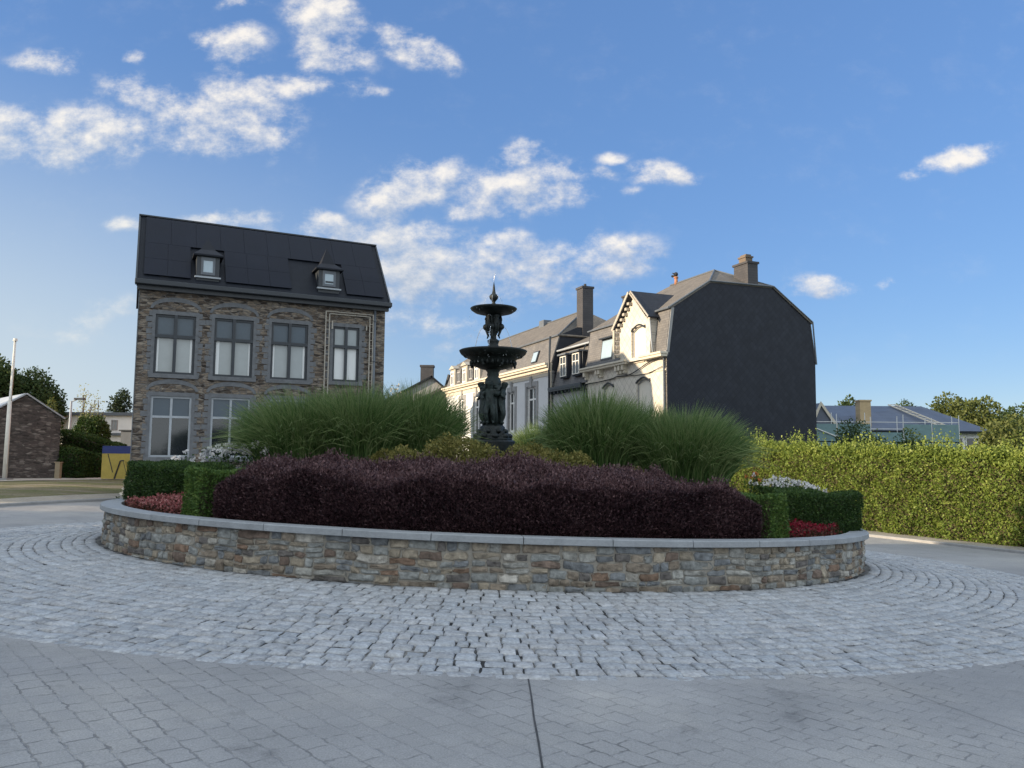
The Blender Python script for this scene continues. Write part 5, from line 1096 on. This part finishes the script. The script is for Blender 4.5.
    # pale glow low on the left, towards the sun
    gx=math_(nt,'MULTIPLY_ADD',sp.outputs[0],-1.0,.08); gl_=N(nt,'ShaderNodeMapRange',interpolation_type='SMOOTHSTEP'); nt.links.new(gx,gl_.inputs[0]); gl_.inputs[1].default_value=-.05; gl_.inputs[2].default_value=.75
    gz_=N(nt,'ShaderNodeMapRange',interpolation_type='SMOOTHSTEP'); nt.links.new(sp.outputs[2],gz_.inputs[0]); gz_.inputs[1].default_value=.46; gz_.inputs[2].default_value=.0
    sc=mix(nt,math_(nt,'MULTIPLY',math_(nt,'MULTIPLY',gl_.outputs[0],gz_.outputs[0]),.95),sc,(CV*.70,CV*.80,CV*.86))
    # bright cloud bank added behind the camera and overhead to fill the foreground shade
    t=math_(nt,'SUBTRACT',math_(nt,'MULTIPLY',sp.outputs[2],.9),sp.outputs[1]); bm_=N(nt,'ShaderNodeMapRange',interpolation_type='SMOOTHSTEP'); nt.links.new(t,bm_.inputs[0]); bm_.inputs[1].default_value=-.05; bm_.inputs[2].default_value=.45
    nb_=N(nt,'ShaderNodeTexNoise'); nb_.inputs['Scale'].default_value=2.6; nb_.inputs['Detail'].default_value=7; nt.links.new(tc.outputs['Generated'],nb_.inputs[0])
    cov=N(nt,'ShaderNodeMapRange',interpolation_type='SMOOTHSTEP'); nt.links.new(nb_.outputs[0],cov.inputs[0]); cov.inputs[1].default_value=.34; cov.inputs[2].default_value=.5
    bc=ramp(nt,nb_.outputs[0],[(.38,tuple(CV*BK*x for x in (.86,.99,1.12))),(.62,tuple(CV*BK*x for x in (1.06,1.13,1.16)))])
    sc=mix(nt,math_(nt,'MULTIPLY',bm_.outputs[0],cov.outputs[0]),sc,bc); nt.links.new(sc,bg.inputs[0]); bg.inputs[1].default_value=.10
    w.cycles.sampling_method='MANUAL'; w.cycles.sample_map_resolution=512
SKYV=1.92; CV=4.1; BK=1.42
CLOUDS=[(225,118,72,36,0,1),(262,135,36,26,-12,.8),(70,135,95,30,4,.9),(15,130,55,28,0,.85),(150,92,60,18,-8,.7),(238,52,34,26,40,.8),(205,48,26,14,30,.6),(322,18,40,24,-15,.95),(332,52,38,26,0,.9),(300,85,70,13,0,.8),(372,92,20,8,10,.6),(408,44,42,18,-22,.95),(440,58,26,14,-30,.7),(45,64,38,12,0,.7),(135,59,14,7,0,.6),(232,2,30,8,0,.7),
 (410,190,58,28,22,.95),(440,200,40,16,0,.5),(520,188,70,24,6,1),(548,185,50,20,0,.95),(480,206,46,15,10,.7),(520,160,30,14,20,.8),(614,156,22,7,8,.75),(606,173,20,8,0,.6),(662,173,32,12,-8,.85),(640,188,14,6,0,.5),(125,222,24,8,0,.6),(222,220,58,8,0,.7),(318,212,28,8,-5,.7),
 (400,240,130,22,-4,.95),(430,272,120,34,0,.95),(350,232,50,14,0,.9),(600,256,62,24,4,1),(560,268,60,22,0,.9),(480,285,110,26,0,.8),(430,325,90,22,0,.6),(500,245,50,16,0,.85),(440,350,80,18,0,.35),(105,318,62,20,14,.6),(70,332,60,12,0,.45),(944,164,52,9,22,.85),(962,158,30,10,6,.9),(820,288,36,11,4,.9),(884,275,14,5,0,.6),(10,232,14,5,0,.5)]
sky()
sun=bpy.data.lights.new('sun','SUN'); sun.energy=4.0; sun.angle=R(.6); sun.color=(1,.80,.56); so=bpy.data.objects.new('sun',sun); COL.objects.link(so)
el,az=R(SUN_EL),R(SUN_AZ); sd=Vector((math.sin(az)*math.cos(el),math.cos(az)*math.cos(el),math.sin(el))); so.rotation_mode='QUATERNION'; so.rotation_quaternion=sd.to_track_quat('Z','Y'); so.location=(-60,-10,40)
# ------------------------------------------------------------------ camera
cam=bpy.data.cameras.new('camera'); cam.sensor_width=36; cam.lens=36*765/1024; cam.clip_end=3000; cam.clip_start=.05
co=bpy.data.objects.new('camera',cam); COL.objects.link(co); S.camera=co
co.matrix_world=Matrix.Translation((0,0,1.7))@Matrix.Rotation(R(90)+.09124,4,'X')@Matrix.Rotation(.008,4,'Z')
S.view_settings.view_transform='Standard'; S.view_settings.look='None'; S.view_settings.exposure=1.15; S.view_settings.gamma=1
S.cycles.max_bounces=5; S.cycles.diffuse_bounces=3; S.cycles.glossy_bounces=3; S.cycles.transmission_bounces=4; S.cycles.transparent_max_bounces=8
S.cycles.use_denoising=True
